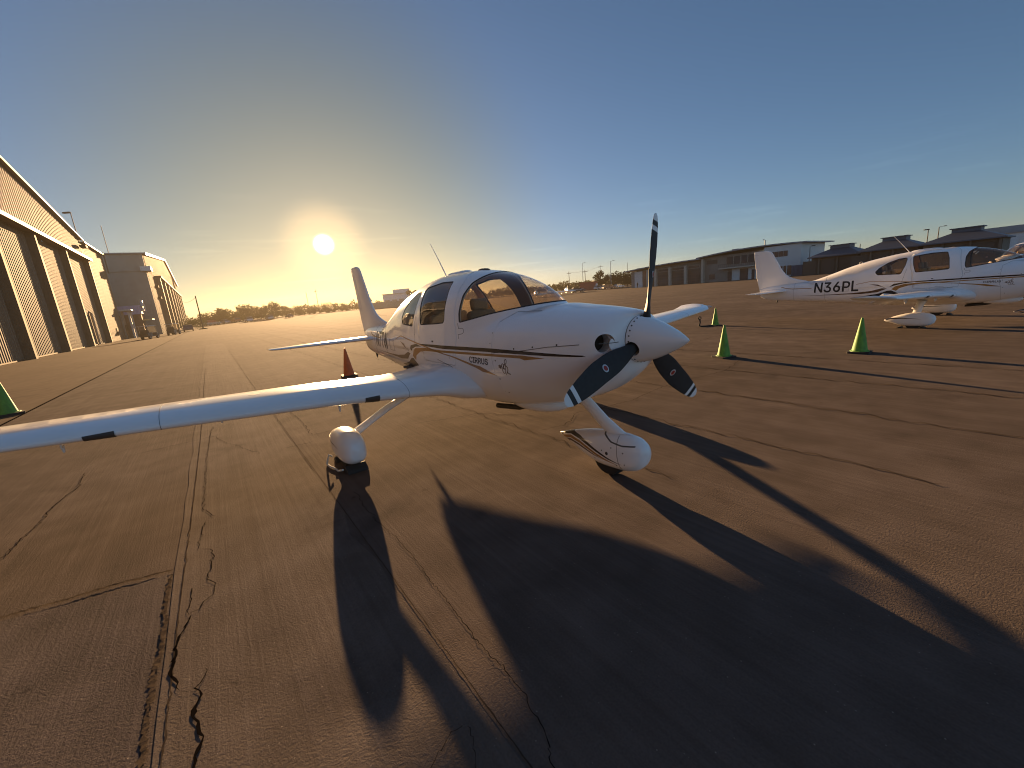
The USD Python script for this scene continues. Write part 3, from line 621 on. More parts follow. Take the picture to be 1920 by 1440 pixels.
# propeller blade along +z from the hub centre, then turned about x
def blade():
    r_ = []
    rows = [(.10, .075, .070, 45), (.17, .085, .065, 42), (.24, .115, .045, 38), (.32, .150, .030, 33), (.45, .182, .022, 27), (.60, .186, .018, 22), (.75, .168, .014, 18), (.86, .140, .011, 16), (.93, .112, .009, 15), (.97, .078, .007, 14), (.985, .050, .005, 14), (.992, .015, .003, 14)]
    a = np.array(rows); rr_ = np.unique(np.concatenate([np.linspace(.10, .9, 26), np.linspace(.9, .992, 10)]))
    ch, th, tw = [PCH(a[:, 0], a[:, k])(rr_) for k in (1, 2, 3)]
    off = np.interp(rr_, [.1, .3, .6, .992], [0, .008, .012, -.012])
    t = np.linspace(0, 2 * PI, 28, endpoint=False)
    for r, c, h, w, o in zip(rr_, ch, th, tw, off):
        y, x = c / 2 * np.cos(t) + o, h / 2 * np.sin(t) * (1 + .3 * np.cos(t))
        w = -math.radians(w)
        r_.append(np.stack([x * math.cos(w) + y * math.sin(w), y * math.cos(w) - x * math.sin(w), np.full(len(t), r)], 1))
    return man(rings(r_))
BL = blade()
def zslice(a, b): return man(box(-.3, .3, -.3, .3, a, b))
blade_black = (BL ^ zslice(.05, .8545)) + (BL ^ zslice(.892, .932))
blade_white = [BL ^ zslice(.855, .8915), BL ^ zslice(.9325, 1.1)]
def badge(r0, rad, dz):
    w = -math.radians(24.5); c = trimesh.creation.cylinder(radius=rad, height=.003, sections=28); c.apply_scale([1, 1.25, 1])
    c.apply_transform(trimesh.transformations.rotation_matrix(PI / 2, [0, 1, 0])); c.apply_transform(trimesh.transformations.rotation_matrix(-w, [0, 0, 1]))
    n = np.array([math.cos(w), -math.sin(w), 0]); c.apply_translation(np.array([.012 * math.sin(w), .012 * math.cos(w), r0]) + n * (.0125 + dz)); return c
HUB = np.array([X(.39), 0, 1.31])
def turned(m, ang):
    m = m.copy(); m.apply_transform(trimesh.transformations.rotation_matrix(ang, [1, 0, 0])); m.apply_translation(HUB); return m
SP = [(0, .002), (.012, .016), (.05, .043), (.10, .073), (.16, .103), (.22, .131), (.28, .155), (.34, .175), (.40, .189), (.43, .194), (.436, .190)]
spin_m = revolve_x([(X(s), r) for s, r in SP], 64); spin_m.apply_translation([0, 0, 1.31])
spin_m = man(spin_m)

def ring_at(c, axis, R, r, n=36, k=10):
    t = trimesh.creation.torus(R, r, major_sections=n, minor_sections=k); t.apply_transform(trimesh.geometry.align_vectors([0, 0, 1], axis)); t.apply_translation(c); return t
def disc(c, axis, R, h=.004, n=20):
    d = trimesh.creation.cylinder(radius=R, height=h, sections=n); d.apply_transform(trimesh.geometry.align_vectors([0, 0, 1], axis)); d.apply_translation(c); return d
def rbox(sx, sy, sz_, r, c, ry=0.0):
    b = man(box(-sx / 2 + r, sx / 2 - r, -sy / 2 + r, sy / 2 - r, -sz_ / 2 + r, sz_ / 2 - r)); s = m3.Manifold.sphere(r, 12)
    h = m3.Manifold.batch_hull([s.translate(list(np.array(k) * (np.array([sx, sy, sz_]) / 2 - r))) for k in np.ndindex(2, 2, 2) for k in [[2 * q - 1 for q in k]]])
    t = tm(h); t.apply_transform(trimesh.transformations.rotation_matrix(ry, [0, 1, 0])); t.apply_translation(c); return t

def build_plane(name, label, loc, rot, variant):
    A = thing(name, label, 'light aircraft', loc, rot)
    fus = part(A, 'fuselage', tm(hull_), 'white_paint', 32)
    part(fus, 'panel_gap', tm(gapfill), 'panel_gap')
    cw = part(A, 'cowling', tm(cowl), 'white_paint', 32)
    for d, k in ((door_r, 'dwr'), (door_l, 'dwl')):
        D = part(A, 'door', tm(d), 'white_paint', 32)
        part(D, 'window', panes[k], 'tinted_glass', 32); part(D, 'window_seal', gaskets[k], 'gasket', 32)
        y = -.632 if k == 'dwr' else .632
        part(D, 'handle', rbox(.05, .012, .022, .005, (X(3.02), y, 1.28)), 'screw_steel', 30)
    W = part(A, 'windshield', panes['ws'], 'window_glass', 32); part(W, 'window_seal', gaskets['ws'], 'gasket', 32)
    for k in ('rwr', 'rwl'):
        W = part(A, 'rear_window', panes[k], 'tinted_glass', 32); part(W, 'window_seal', gaskets[k], 'gasket', 32)
    L = part(A, 'cabin_lining', tm(lining), 'cabin_tan', 32)
    part(L, 'cabin_floor', box(X(4.4), X(1.7), -.52, .52, .80, .83), 'cabin_dark')
    g = prism_y(Polygon(sz([(1.50, 1.30), (1.50, 1.57), (1.62, 1.60), (1.95, 1.585), (2.12, 1.555), (2.16, 1.50), (2.10, 1.20), (1.6, 1.0)])), -.6, .6) ^ FIN2
    part(L, 'instrument_panel', tm(g), 'cabin_dark', 30)
    for y in (-.29, .29):
        for s0 in (2.95, 3.75):
            if s0 > 3.5 and abs(y) > 1: continue
            st = part(A, 'seat', cat([rbox(.50, .46, .14, .05, (X(s0), y, .98)), rbox(.13, .45, .62, .05, (X(s0 + .27), y, 1.28), -.25)]), 'seat_leather', 30)
            part(st, 'headrest', rbox(.10, .26, .17, .04, (X(s0 + .38), y, 1.66), -.2), 'seat_leather', 30)
    # spinner and propeller
    ang0 = variant['prop']
    sp = spin_m
    for k in range(3):
        c = man(turned(trimesh.creation.cylinder(radius=.062, height=.3, sections=24, transform=trimesh.transformations.translation_matrix([0, 0, .24])), ang0 + k * 2 * PI / 3)); sp = sp - c
    SPP = part(A, 'spinner', tm(sp), 'white_paint', 32)
    part(SPP, 'back_plate', revolve_x([(X(.437), .05), (X(.437), .192), (X(.446), .192), (X(.446), .05)], 48).apply_translation([0, 0, 1.31]), 'panel_gap', 30)
    scr = []
    for k in range(27):
        t = 2 * PI * k / 27 + .1; r = .191; scr.append(disc((X(.405), r * math.cos(t), 1.31 + r * math.sin(t)), (.22, math.cos(t), math.sin(t)), .0062, .006, 10))
    part(SPP, 'screw', cat(scr), 'screw_steel')
    for k in range(3):
        a = ang0 + k * 2 * PI / 3
        B = part(A, 'propeller_blade', turned(tm(blade_black), a), 'prop_black', 40)
        for w in blade_white: part(B, 'tip_band', turned(tm(w), a), 'prop_white', 40)
        part(B, 'badge', turned(badge(.52, .026, .0), a), 'badge_silver', 30); part(B, 'badge_centre', turned(badge(.52, .017, .002), a), 'badge_red', 30)
    # cowl details
    part(A, 'exhaust_fairing', tm(bump), 'white_paint', 40)
    for sy in (-1, 1):
        d = np.array([math.cos(.38), sy * math.sin(.38), 0]); c0 = np.array([X(.70), sy * .275, 1.315])
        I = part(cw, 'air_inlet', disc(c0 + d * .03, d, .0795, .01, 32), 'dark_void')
        part(cw, 'inlet_lip', ring_at(c0 + d * .160, d, .086, .013), 'white_paint', 40)
    for s in (1.66, 1.43, 1.18, .90):
        part(cw, 'screw', tm(skin ^ prism_y(Point(X(s), float(np.interp(s, [.7, 1.0, 1.4, 1.78], [1.328, 1.302, 1.262, 1.232]))).buffer(.0085), -1.5, 0)), 'screw_steel')
    for s, z in ((1.72, 1.13), (1.70, .94), (1.66, .79), (1.73, 1.21)):
        part(cw, 'screw', tm(skin ^ prism_y(Point(X(s), z).buffer(.007), -1.5, 0)), 'screw_steel')
    for s, z in ((1.79, 1.40), (1.80, 1.30), (4.98, 1.05), (4.98, 1.17), (5.22, 1.05), (5.22, 1.17), (2.62, 1.10), (3.62, 1.35)):
        part(cw if s < 1.75 else fus, 'screw', tm(skin ^ prism_y(Point(X(s), z).buffer(.005), -1.5, 0)), 'screw_steel')
    for l in LINES: part(fus, 'panel_line', decal(l), 'panel_gap')
    for y in (-.20, .20):
        part(A, 'exhaust_pipe', tube([(X(1.85), y * .7, .53), (X(1.98), y * .8, .495), (X(2.36), y, .465)], .030, 14), 'exhaust_metal', 40)
    for n_, m_, p in STRIPES:
        part(fus, n_, decal(p, -1), m_); part(fus, n_, decal(p, 1), m_)
    part(fus, 'lettering', text_decal('CIRRUS', *variant['cir_at'], variant['cir_h'], True, sx=variant['cir_sx'], rot=-.02), 'letter_black')
    for p in script_logo(): part(fus, 'emblem', decal(p), 'brown_paint')
    part(fus, 'registration', text_decal(variant['reg'], *variant['reg_at'], True, sx=.92, rot=variant.get('reg_rot', 0)), 'letter_black')
    # roof fittings
    part(A, 'whip_antenna', tube([(X(3.66), .02, 2.07), (X(3.85), .02, 2.33), (X(4.05), .02, 2.58)], [.010, .006, .004], 8), 'white_paint')
    part(A, 'antenna_blister', pod(smooth_rows([(2.55, 0, .01, 2.075, 2.06), (2.62, 0, .05, 2.095, 2.04), (2.72, 0, .05, 2.10, 2.04), (2.8, 0, .02, 2.085, 2.05)], 10)), 'cabin_dark', 30)
    part(A, 'antenna_blister', pod(smooth_rows([(2.95, 0, .02, 2.09, 2.05), (3.1, 0, .10, 2.118, 2.04), (3.4, 0, .10, 2.115, 2.04), (3.6, 0, .03, 2.085, 2.04)], 12)), 'white_paint', 30)
    part(A, 'temperature_probe', ring_at((X(4.75), -.08, 1.87), (0, 1, 0), .04, .008), 'steel', 30)
    # wings
    for side in (-1, 1):
        T = (lambda m: mirror(m)) if side < 0 else (lambda m: m)
        Wg = part(A, 'wing', T(tm(w_l)), 'wing_paint', 35)
        part(Wg, 'stall_strip', T(strip1), 'stall_strip', 30); part(Wg, 'stall_strip', T(strip2), 'stall_strip', 30)
        for yy in (1.25, 3.30, 4.62): part(Wg, 'panel_line', T(tm((WINGSKIN - WL) ^ plan([(2.0, yy), (4.4, yy), (4.4, yy + .0035), (2.0, yy + .0035)]))), 'panel_gap')
        part(Wg, 'fuel_cap', T(tm((WINGSKIN - WL) ^ extrude_cap)), 'steel')
        fl = tm(flap_l)
        if variant['flaps']:
            fl.apply_translation([-X(3.55), 0, -.86]); fl.apply_transform(trimesh.transformations.rotation_matrix(-.55, [0, 1, 0])); fl.apply_translation([X(3.62), 0, .84])
        part(A, 'flap', T(fl), 'wing_paint', 35)
        part(A, 'aileron', T(tm(ail_l)), 'wing_paint', 35)
        for y, s0, z0 in ((1.9, 2.75, .81), (2.9, 3.15, .87), (3.95, 3.0, .93)):
            part(Wg, 'hinge_bracket', T(cat([rbox(.06, .012, .07, .005, (X(s0), y, z0)), tube([(X(s0), y, z0 - .02), (X(s0) - .01, y, z0 - .075)], [.014, .008], 8)])), 'white_paint', 30)
        part(Wg, 'navigation_lamp', T(pod(smooth_rows([(2.86, 5.70, .01, 1.13, 1.115), (2.92, 5.72, .02, 1.145, 1.105), (3.05, 5.75, .02, 1.155, 1.12), (3.12, 5.76, .005, 1.15, 1.14)], 10))), 'lamp_glass', 30)
        part(A, 'tailplane', T(tm(st_l)), 'white_paint', 35); part(A, 'elevator', T(tm(el_l)), 'white_paint', 35)
        T2 = (lambda m: m) if side < 0 else (lambda m: mirror(m))
        part(A, 'main_gear_leg', T2(leg_m), 'white_paint', 40)
        part(T2 and A, 'leg_cuff', T2(ring_at((X(3.12), -1.60, .415), (0, -.84, -.50), .08, .007)), 'panel_gap', 30) if False else None
        P_ = part(A, 'wheel_fairing', T2(mp_m), 'white_paint', 40)
        part(P_, 'stripe', T2(tm(MPS ^ prism_y(Polygon(sz([(3.72, .275), (3.6, .325), (3.35, .325), (2.95, .285), (3.35, .300), (3.6, .285), (3.68, .25)])), -2.2, 0))), 'black_paint')
        part(A, 'tyre', T2(tyre(3.13, -1.81)), 'tyre_rubber', 40)
    part(A, 'fin', tm(fin_m), 'white_paint', 35); part(A, 'rudder', tm(rud_m), 'white_paint', 35)
    part(A, 'tail_skid', cat([tube([(X(7.12), 0, .80), (X(7.14), 0, .735)], [.03, .018], 10), ring_at((X(7.14), 0, .72), (0, 1, 0), .022, .006)]), 'gasket', 30)
    # nose gear
    part(A, 'nose_gear_leg', nose_leg, 'white_paint', 40)
    P_ = part(A, 'nose_wheel_fairing', np_m, 'white_paint', 40)
    for m_, pts in (('black_paint', [(1.475, .275), (1.40, .305), (1.27, .345), (1.12, .335), (.95, .285), (.72, .21), (.58, .18), (.72, .195), (.95, .258), (1.12, .300), (1.27, .312), (1.40, .28), (1.44, .258)]),
                    ('gold_paint', [(1.42, .262), (1.27, .300), (1.12, .286), (.95, .244), (.72, .183), (.62, .165), (.78, .178), (.95, .222), (1.12, .260), (1.27, .272), (1.38, .245)]),
                    ('brown_paint', [(1.37, .24), (1.27, .263), (1.12, .250), (.95, .213), (.80, .178), (.95, .200), (1.12, .232), (1.27, .243), (1.33, .222)])):
        part(P_, 'stripe', tm(NPS ^ prism_y(Polygon(sz(pts)), -.4, 0)), m_); part(P_, 'stripe', tm(NPS ^ prism_y(Polygon(sz(pts)), 0, .4)), m_)
    for pl in (line([(.64, .43), (.60, .10)], .004), LineString(sz([(.86, .47), (.80, .415), (.70, .37), (.58, .36), (.46, .375)])).buffer(.006)):
        part(P_, 'panel_line', tm(NPS ^ prism_y(pl, -.4, 0)), 'panel_gap')
    for s, z, r in ((.74, .255, .016), (.69, .32, .006), (.80, .27, .006), (.56, .30, .006), (.55, .19, .006), (.86, .20, .006), (.90, .165, .006), (.64, .16, .006)):
        part(P_, 'screw', tm(NPS ^ prism_y(Point(X(s), z).buffer(r), -.4, 0)), 'screw_steel')
    part(A, 'tyre', tyre(.80, 0, .175, .07), 'tyre_rubber', 40)
    return A

HDG = math.radians(-54.35)
plane1 = build_plane('light_aircraft', 'nearest white propeller plane with black and gold side stripes and its nose towards the camera', (0.831, 3.765, 0), HDG,
                     dict(prop=math.radians(-10.8), reg='N7TW', reg_at=(6.45, 1.02, .27), flaps=False, cir_at=(2.20, 1.083), cir_h=.062, cir_sx=1.08))
plane2 = build_plane('light_aircraft', 'white propeller plane N36PL seen side-on behind the green cone at right', (13.82, 10.43, -.165), math.radians(-52.95),
                     dict(prop=math.radians(52), reg='N36PL', reg_at=(5.95, 1.03, .31), flaps=True, cir_at=(2.06, 1.085), cir_h=.046, cir_sx=1.32))

# ================================================================== CONES, CHOCKS
def cone(loc, h, m, label, rot, group=None, tilt=0):
    t = thing('traffic_cone', label, 'traffic cone', on_ground(loc), rot, group)
    r0, r1, b = h * .185, h * .028, h * .055
    prof = [(.0, r0 * 1.0), (b * .2, r0), (h * .5, (r0 + r1) / 2), (h * .985, r1), (h, r1 * .8)]
    n = 40; a = np.linspace(0, 2 * PI, n, endpoint=False)
    part(t, 'body', rings([np.stack([r * np.cos(a), r * np.sin(a), np.full(n, b + z * (h - b) / h)], 1) for z, r in prof]), m, 40)
    w = h * .255
    p = Polygon([(-w, -w), (w, -w), (w, w), (-w, w)]).buffer(-.03).buffer(.03)
    part(t, 'base', extrude_z(p, 0.004, b), 'cone_base')
    part(t, 'collar', rings([np.stack([r * np.cos(a), r * np.sin(a), np.full(n, z)], 1) for z, r in ((b, r0 * 1.22), (b + .008, r0 * 1.2), (b + .014, r0 * 1.02))]), m, 40)
    return t
cone((4.71, 8.96, 0), .71, 'cone_green', 'green cone just right of the nearest plane\'s spinner', .3)
cone((7.12, 8.25, 0), .71, 'cone_green', 'green cone in front of the plane N36PL\'s main wheel', .7)
cone((7.96, 15.81, 0), .68, 'cone_green', 'small distant green cone behind the tip of the nearest plane\'s far wing', .2)
cone((-4.34, 11.02, 0), .76, 'cone_orange', 'orange cone behind the nearest plane\'s near wing', .5)
cone((-12.2, 9.85, 0), 1.02, 'cone_green', 'tall green cone cut off by the left edge of the picture', 1.0)

c_, s_ = math.cos(HDG), math.sin(HDG)
def pl2w(o, s, y, z=0): x = X(s); return (o[0] + c_ * x - s_ * y, o[1] + s_ * x + c_ * y, z)
def chock(o, s, y, label, rope=True, z=0):
    t = thing('wheel_chock', label, 'wheel chock', pl2w(o, s, y, z), HDG)
    for k, dx in (('block', -.24), ('block', .24)):
        d = 1 if dx > 0 else -1
        p = Polygon([(dx - d * .06, 0.004), (dx + d * .07, 0.004), (dx + d * .05, .035), (dx - d * .02, .075), (dx - d * .05, .07)])
        part(t, k, tm(prism_y(p, -.11, .11)), 'tyre_rubber')
    if rope:
        pts = [(-.22, -.14, .09), (-.25, -.165, .11), (-.26, -.19, .05), (-.22, -.21, .014), (-.10, -.20, .014), (.0, -.175, .014), (.12, -.165, .014), (.22, -.14, .05)]
        part(t, 'rope', tube(pts, .011, 8), 'rope_white', 40)
chock((.831, 3.765), 3.13, -1.81, 'rubber chocks with a white rope at the nearest plane\'s main wheel')
chock((13.82, 10.43), 3.13, -1.81, 'dark rubber chocks at the near main wheel of plane N36PL', False, -.165)
chock((13.82, 10.43), 3.13, 1.81, 'dark rubber chocks at the far main wheel of plane N36PL', False, -.165)
tt = thing('tie_down_rope', 'short black tie-down strap lying beside the small distant green cone', 'strap', on_ground((7.45, 15.75)), 0)
part(tt, 'strap', tube([(-.12, 0, .30), (-.10, 0, .2), (-.12, .02, .06), (-.05, .03, .02), (.12, 0, .018), (.42, .05, .018)], .028, 8), 'cone_base', 40)
part(tt, 'hook', ring_at((-.12, 0, .34), (0, 1, 0), .05, .018), 'cone_base', 30)

# ================================================================== HANGARS
def corrugated(x0, x1, zb, zt, y, pitch, depth, th=.012):
    """upright sheet with trapezoid ribs towards -y; zb, zt are functions of x"""
    n = max(1, int(round((x1 - x0) / pitch))); p = (x1 - x0) / n
    xs, ds = [], []
    for i in range(n):
        a = x0 + i * p
        xs += [a, a + .30 * p, a + .45 * p, a + .75 * p]; ds += [0, 0, -depth, -depth]
    xs.append(x1); ds.append(0)
    xs, ds = np.array(xs), np.array(ds); k = len(xs)
    zb_, zt_ = np.array([zb(x) for x in xs]), np.array([zt(x) for x in xs])
    v = np.vstack([np.column_stack([xs, y + ds, zb_]), np.column_stack([xs, y + ds, zt_]), np.column_stack([xs, y + ds + th, zb_]), np.column_stack([xs, y + ds + th, zt_])])
    f = []
    for i in range(k - 1):
        f += [[i, i + 1, k + i + 1], [i, k + i + 1, k + i], [2 * k + i, 3 * k + i + 1, 2 * k + i + 1], [2 * k + i, 3 * k + i, 3 * k + i + 1], [k + i, k + i + 1, 3 * k + i + 1], [k + i, 3 * k + i + 1, 3 * k + i]]
    return trimesh.Trimesh(v, f, process=False)
const = lambda c: (lambda x: c)

def prism_pts(poly_xz, y0, y1): return tm(prism_y(Polygon(poly_xz), y0, y1))

# first hangar: local x = u, local y = -v
h1 = thing('hangar', 'nearest corrugated metal hangar with tall sliding doors at the left edge', 'hangar', (0, 0, 0), LROT)
YF = 12.8
roof1 = lambda x: 20.1 - .117 * abs(x - 44.0)
HD = 12.2
part(h1, 'gable_wall', corrugated(-2, 88, const(HD), lambda x: roof1(x) - .1, YF, .62, .06), 'hangar_metal')
posts = [8, 19, 30, 41, 52.0, 63.0, 74.5, 86.5]
for a, b in zip(posts[:-1], posts[1:]):
    D = part(h1, 'sliding_door', corrugated(a + .45, b - .45, const(.12), const(HD - .25), YF + .12, .46, .05), 'hangar_metal')
    part(D, 'door_rail', box(a + .45, b - .45, YF - .02, YF + .14, .02, .12), 'hangar_frame')
for a in posts: part(h1, 'door_post', box(a - .36, a + .16, YF - .55, YF + .3, -.3, HD - .3), 'hangar_frame')
part(h1, 'door_header', box(-2, 87.2, YF - .80, YF + .02, HD - .28, HD + .02), 'hangar_frame')
part(h1, 'header_trim', box(-2, 87.2, YF - .86, YF - .802, HD - .30, HD + .06), 'roof_trim')
part(h1, 'wall', corrugated(87.0, 103.2, const(-.3), lambda x: roof1(88) - .35, YF, .9, .035), 'hangar_wall')
part(h1, 'wall', corrugated(-14, 7.5, const(-.3), const(HD), YF, .9, .035), 'hangar_wall')
rt = [(-14, roof1(-2) - .2), (-2, roof1(-2)), (44, roof1(44)), (88, roof1(88)), (88.1, roof1(88) - .2), (103.4, roof1(88) - .25)]
for (a, za), (b, zb_) in zip(rt[:-1], rt[1:]):
    if b - a < .5: continue
    part(h1, 'roof_panel', prism_pts([(a, za), (b, zb_), (b, zb_ + .12), (a, za + .12)], YF - .35, YF + 44), 'roof_sheet')
    part(h1, 'roof_trim', prism_pts([(a, za - .10), (b, zb_ - .10), (b, zb_ + .15), (a, za + .15)], YF - .46, YF - .352), 'roof_trim')
part(h1, 'side_wall', box(103.0, 103.2, YF + .1, YF + 43.8, -.3, roof1(88) - .3), 'hangar_side')
part(h1, 'side_wall', box(-14, -13.8, YF + .1, YF + 43.8, -.3, 14.2), 'hangar_side')
part(h1, 'rear_wall', box(-14, 103.2, YF + 43.6, YF + 43.8, -.3, 14), 'hangar_side')
part(h1, 'wall_vent', cat([box(96.2, 97.3, YF - .12, YF + .1, 1.0, 2.1)] + [box(96.2, 97.3, YF - .17, YF - .12, 1.05 + .18 * k, 1.12 + .18 * k) for k in range(6)]), 'cone_base')
part(h1, 'downpipe', tube([(80.2, YF - .12, 0.05), (80.2, YF - .12, 4.3), (80.2, YF + .2, 4.6)], .13, 10), 'roof_trim', 40)
part(h1, 'eave_lamp', cat([box(85.0, 86.4, YF - .9, YF - .25, 13.6, 13.95)]), 'cone_base')
for u_ in (84.0, 82.3): part(h1, 'roof_antenna', tube([(u_, YF + .5, roof1(u_)), (u_, YF + .5, roof1(u_) + 1.1), (u_ + .8, YF + .5, roof1(u_) + 1.3)], .05, 6), 'wire_black')
part(h1, 'corner_ladder', cat([tube([(102.6, YF - .3, 11.6), (102.6, YF - .3, 15.2)], .05, 6), tube([(103.2, YF - .3, 11.6), (103.2, YF - .3, 15.2)], .05, 6)] + [tube([(102.6, YF - .3, 11.7 + .4 * k), (103.2, YF - .3, 11.7 + .4 * k)], .035, 6) for k in range(9)]), 'hangar_frame')

# second hangar further along
h2 = thing('hangar', 'second hangar further along the lane with a grey shaded end wall and rusty gable', 'hangar', (0, 0, 0), LROT)
Y2, A2, B2 = 8.5, 119.0, 243.0; M2 = 190.0
roof2 = lambda x: (17.0 + (23.8 - 17.0) * (x - A2) / (M2 - A2)) if x <= M2 else 23.8 - (23.8 - 18.5) * (x - M2) / (B2 - M2)
part(h2, 'gable_wall', corrugated(A2 + .2, B2, lambda x: 13.6 if 135 < x < 236 else 13.6, lambda x: roof2(x) - .1, Y2, 1.4, .14), 'hangar_rust')
part(h2, 'front_wall', corrugated(A2 + .2, 134.5, const(-.5), const(13.6), Y2, 1.2, .08), 'hangar_wall')
part(h2, 'front_wall', corrugated(236.5, B2, const(-.5), const(13.6), Y2, 1.2, .08), 'hangar_wall')
ps2 = np.linspace(135, 236, 8)
for a, b in zip(ps2[:-1], ps2[1:]):
    part(h2, 'sliding_door', corrugated(a + .6, b - .6, const(.1), const(13.4), Y2 + .9, .9, .12), 'hangar_metal')
for a in ps2: part(h2, 'door_post', box(a - .6, a + .6, Y2 - 1.1, Y2 + 1.0, -.5, 13.3), 'hangar_metal')
part(h2, 'door_header', box(134.4, 236.6, Y2 - 1.4, Y2 + .8, 13.3, 13.7), 'hangar_frame')
part(h2, 'end_wall', box(A2, A2 + .2, Y2, Y2 + 60, -.5, 16.9), 'hangar_side')
part(h2, 'wall_rib', box(A2 - .18, A2, Y2 + 10, Y2 + 10.9, -.4, 13.4), 'hangar_side')
part(h2, 'wall_rib', box(A2 - .18, A2, Y2 + .25, Y2 + 10, 13.4, 14.0), 'hangar_side')
part(h2, 'corner_cap', box(A2 - 1.0, A2 + 2.4, Y2 - .9, Y2 + .8, 13.35, 14.3), 'white_frame')
for (a, b) in ((A2 - .4, M2), (M2, B2 + .4)):
    za, zb_ = roof2(a), roof2(b)
    part(h2, 'roof_panel', prism_pts([(a, za), (b, zb_), (b, zb_ + .2), (a, za + .2)], Y2 - .5, Y2 + 60), 'roof_sheet')
    part(h2, 'roof_trim', prism_pts([(a, za - .35), (b, zb_ - .35), (b, zb_ + .24), (a, za + .24)], Y2 - .66, Y2 - .502), 'roof_trim')
part(h2, 'far_wall', box(B2 - .2, B2, Y2 + .2, Y2 + 60, -.5, 18), 'hangar_side')
part(h2, 'downpipe', tube([(214, Y2 - .4, 13.8), (214, Y2 - .4, 20.6)], .22, 8), 'roof_trim', 40)
for z in (8.0, 10.6): part(h2, 'wall_lamp', box(129.6, 130.8, Y2 - .7, Y2 - .02, z, z + .5), 'cone_base')

# low buildings between the two hangars
lb = thing('annex_building', 'low grey annex block in front of the second hangar\'s shaded end wall', 'annex', (0, 0, 0), LROT)
part(lb, 'wall', box(108, 118.4, 15.5, 34, -.4, 6.4), 'hangar_side')
part(lb, 'roof', prism_pts([(107.6, 6.4), (118.6, 6.9), (118.6, 7.2), (107.6, 6.75)], 15.1, 34.4), 'roof_sheet')
for y in (18, 22, 26): part(lb, 'window', box(107.93, 108.02, y, y + 1.6, 3.0, 4.4), 'terminal_glass')
po = thing('porch', 'white framed porch against the far end of the nearest hangar', 'porch', (0, 0, 0), LROT)
for x in (104.2, 106.9): 
    part(po, 'post', box(x - .12, x + .12, 11.4, 11.7, -.3, 4.9), 'white_frame')
part(po, 'wall', box(104.0, 107.0, 12.6, 12.8, -.3, 5.0), 'hangar_side')
part(po, 'cross_rail', box(104.3, 106.8, 11.45, 11.65, 2.6, 2.8), 'white_frame')
part(po, 'door', box(104.8, 106.3, 12.5, 12.6, .05, 2.5), 'hangar_frame')
part(po, 'roof', prism_pts([(103.5, 5.0), (107.3, 4.9), (107.3, 5.15), (103.5, 5.3)], 11.0, 12.9), 'white_frame')
ki = thing('entrance_kiosk', 'brown entrance kiosk with white arched sign and lilac band between the hangars', 'kiosk', (0, 0, 0), LROT)
part(ki, 'wall', box(109.5, 114.0, 10.4, 14.0, -.3, 4.4), 'brick_brown')
part(ki, 'sign_band', box(109.3, 114.2, 10.2, 14.2, 4.4, 6.1), 'sign_lilac')
arch = []
for t in np.linspace(0, PI, 13): arch.append((112 + 1.7 * math.cos(t), 10.0, 5.0 + 1.9 * math.sin(t)))
part(ki, 'arch', tube(arch, .22, 8), 'white_frame', 40)
part(ki, 'sign_face', prism_pts([(112 + 1.45 * math.cos(t), 5.0 + 1.6 * math.sin(t)) for t in np.linspace(0, PI, 13)], 9.98, 10.1), 'sign_red')
part(ki, 'awning', prism_pts([(110.0, 3.1), (114.0, 3.1), (114.0, 3.35), (110.0, 3.35)], 8.9, 10.4), 'awning_yellow')
part(ki, 'window', box(110.4, 112.2, 10.32, 10.42, 1.4, 3.0), 'terminal_glass')
part(ki, 'door', box(112.6, 113.6, 10.32, 10.42, 0, 2.3), 'white_frame')

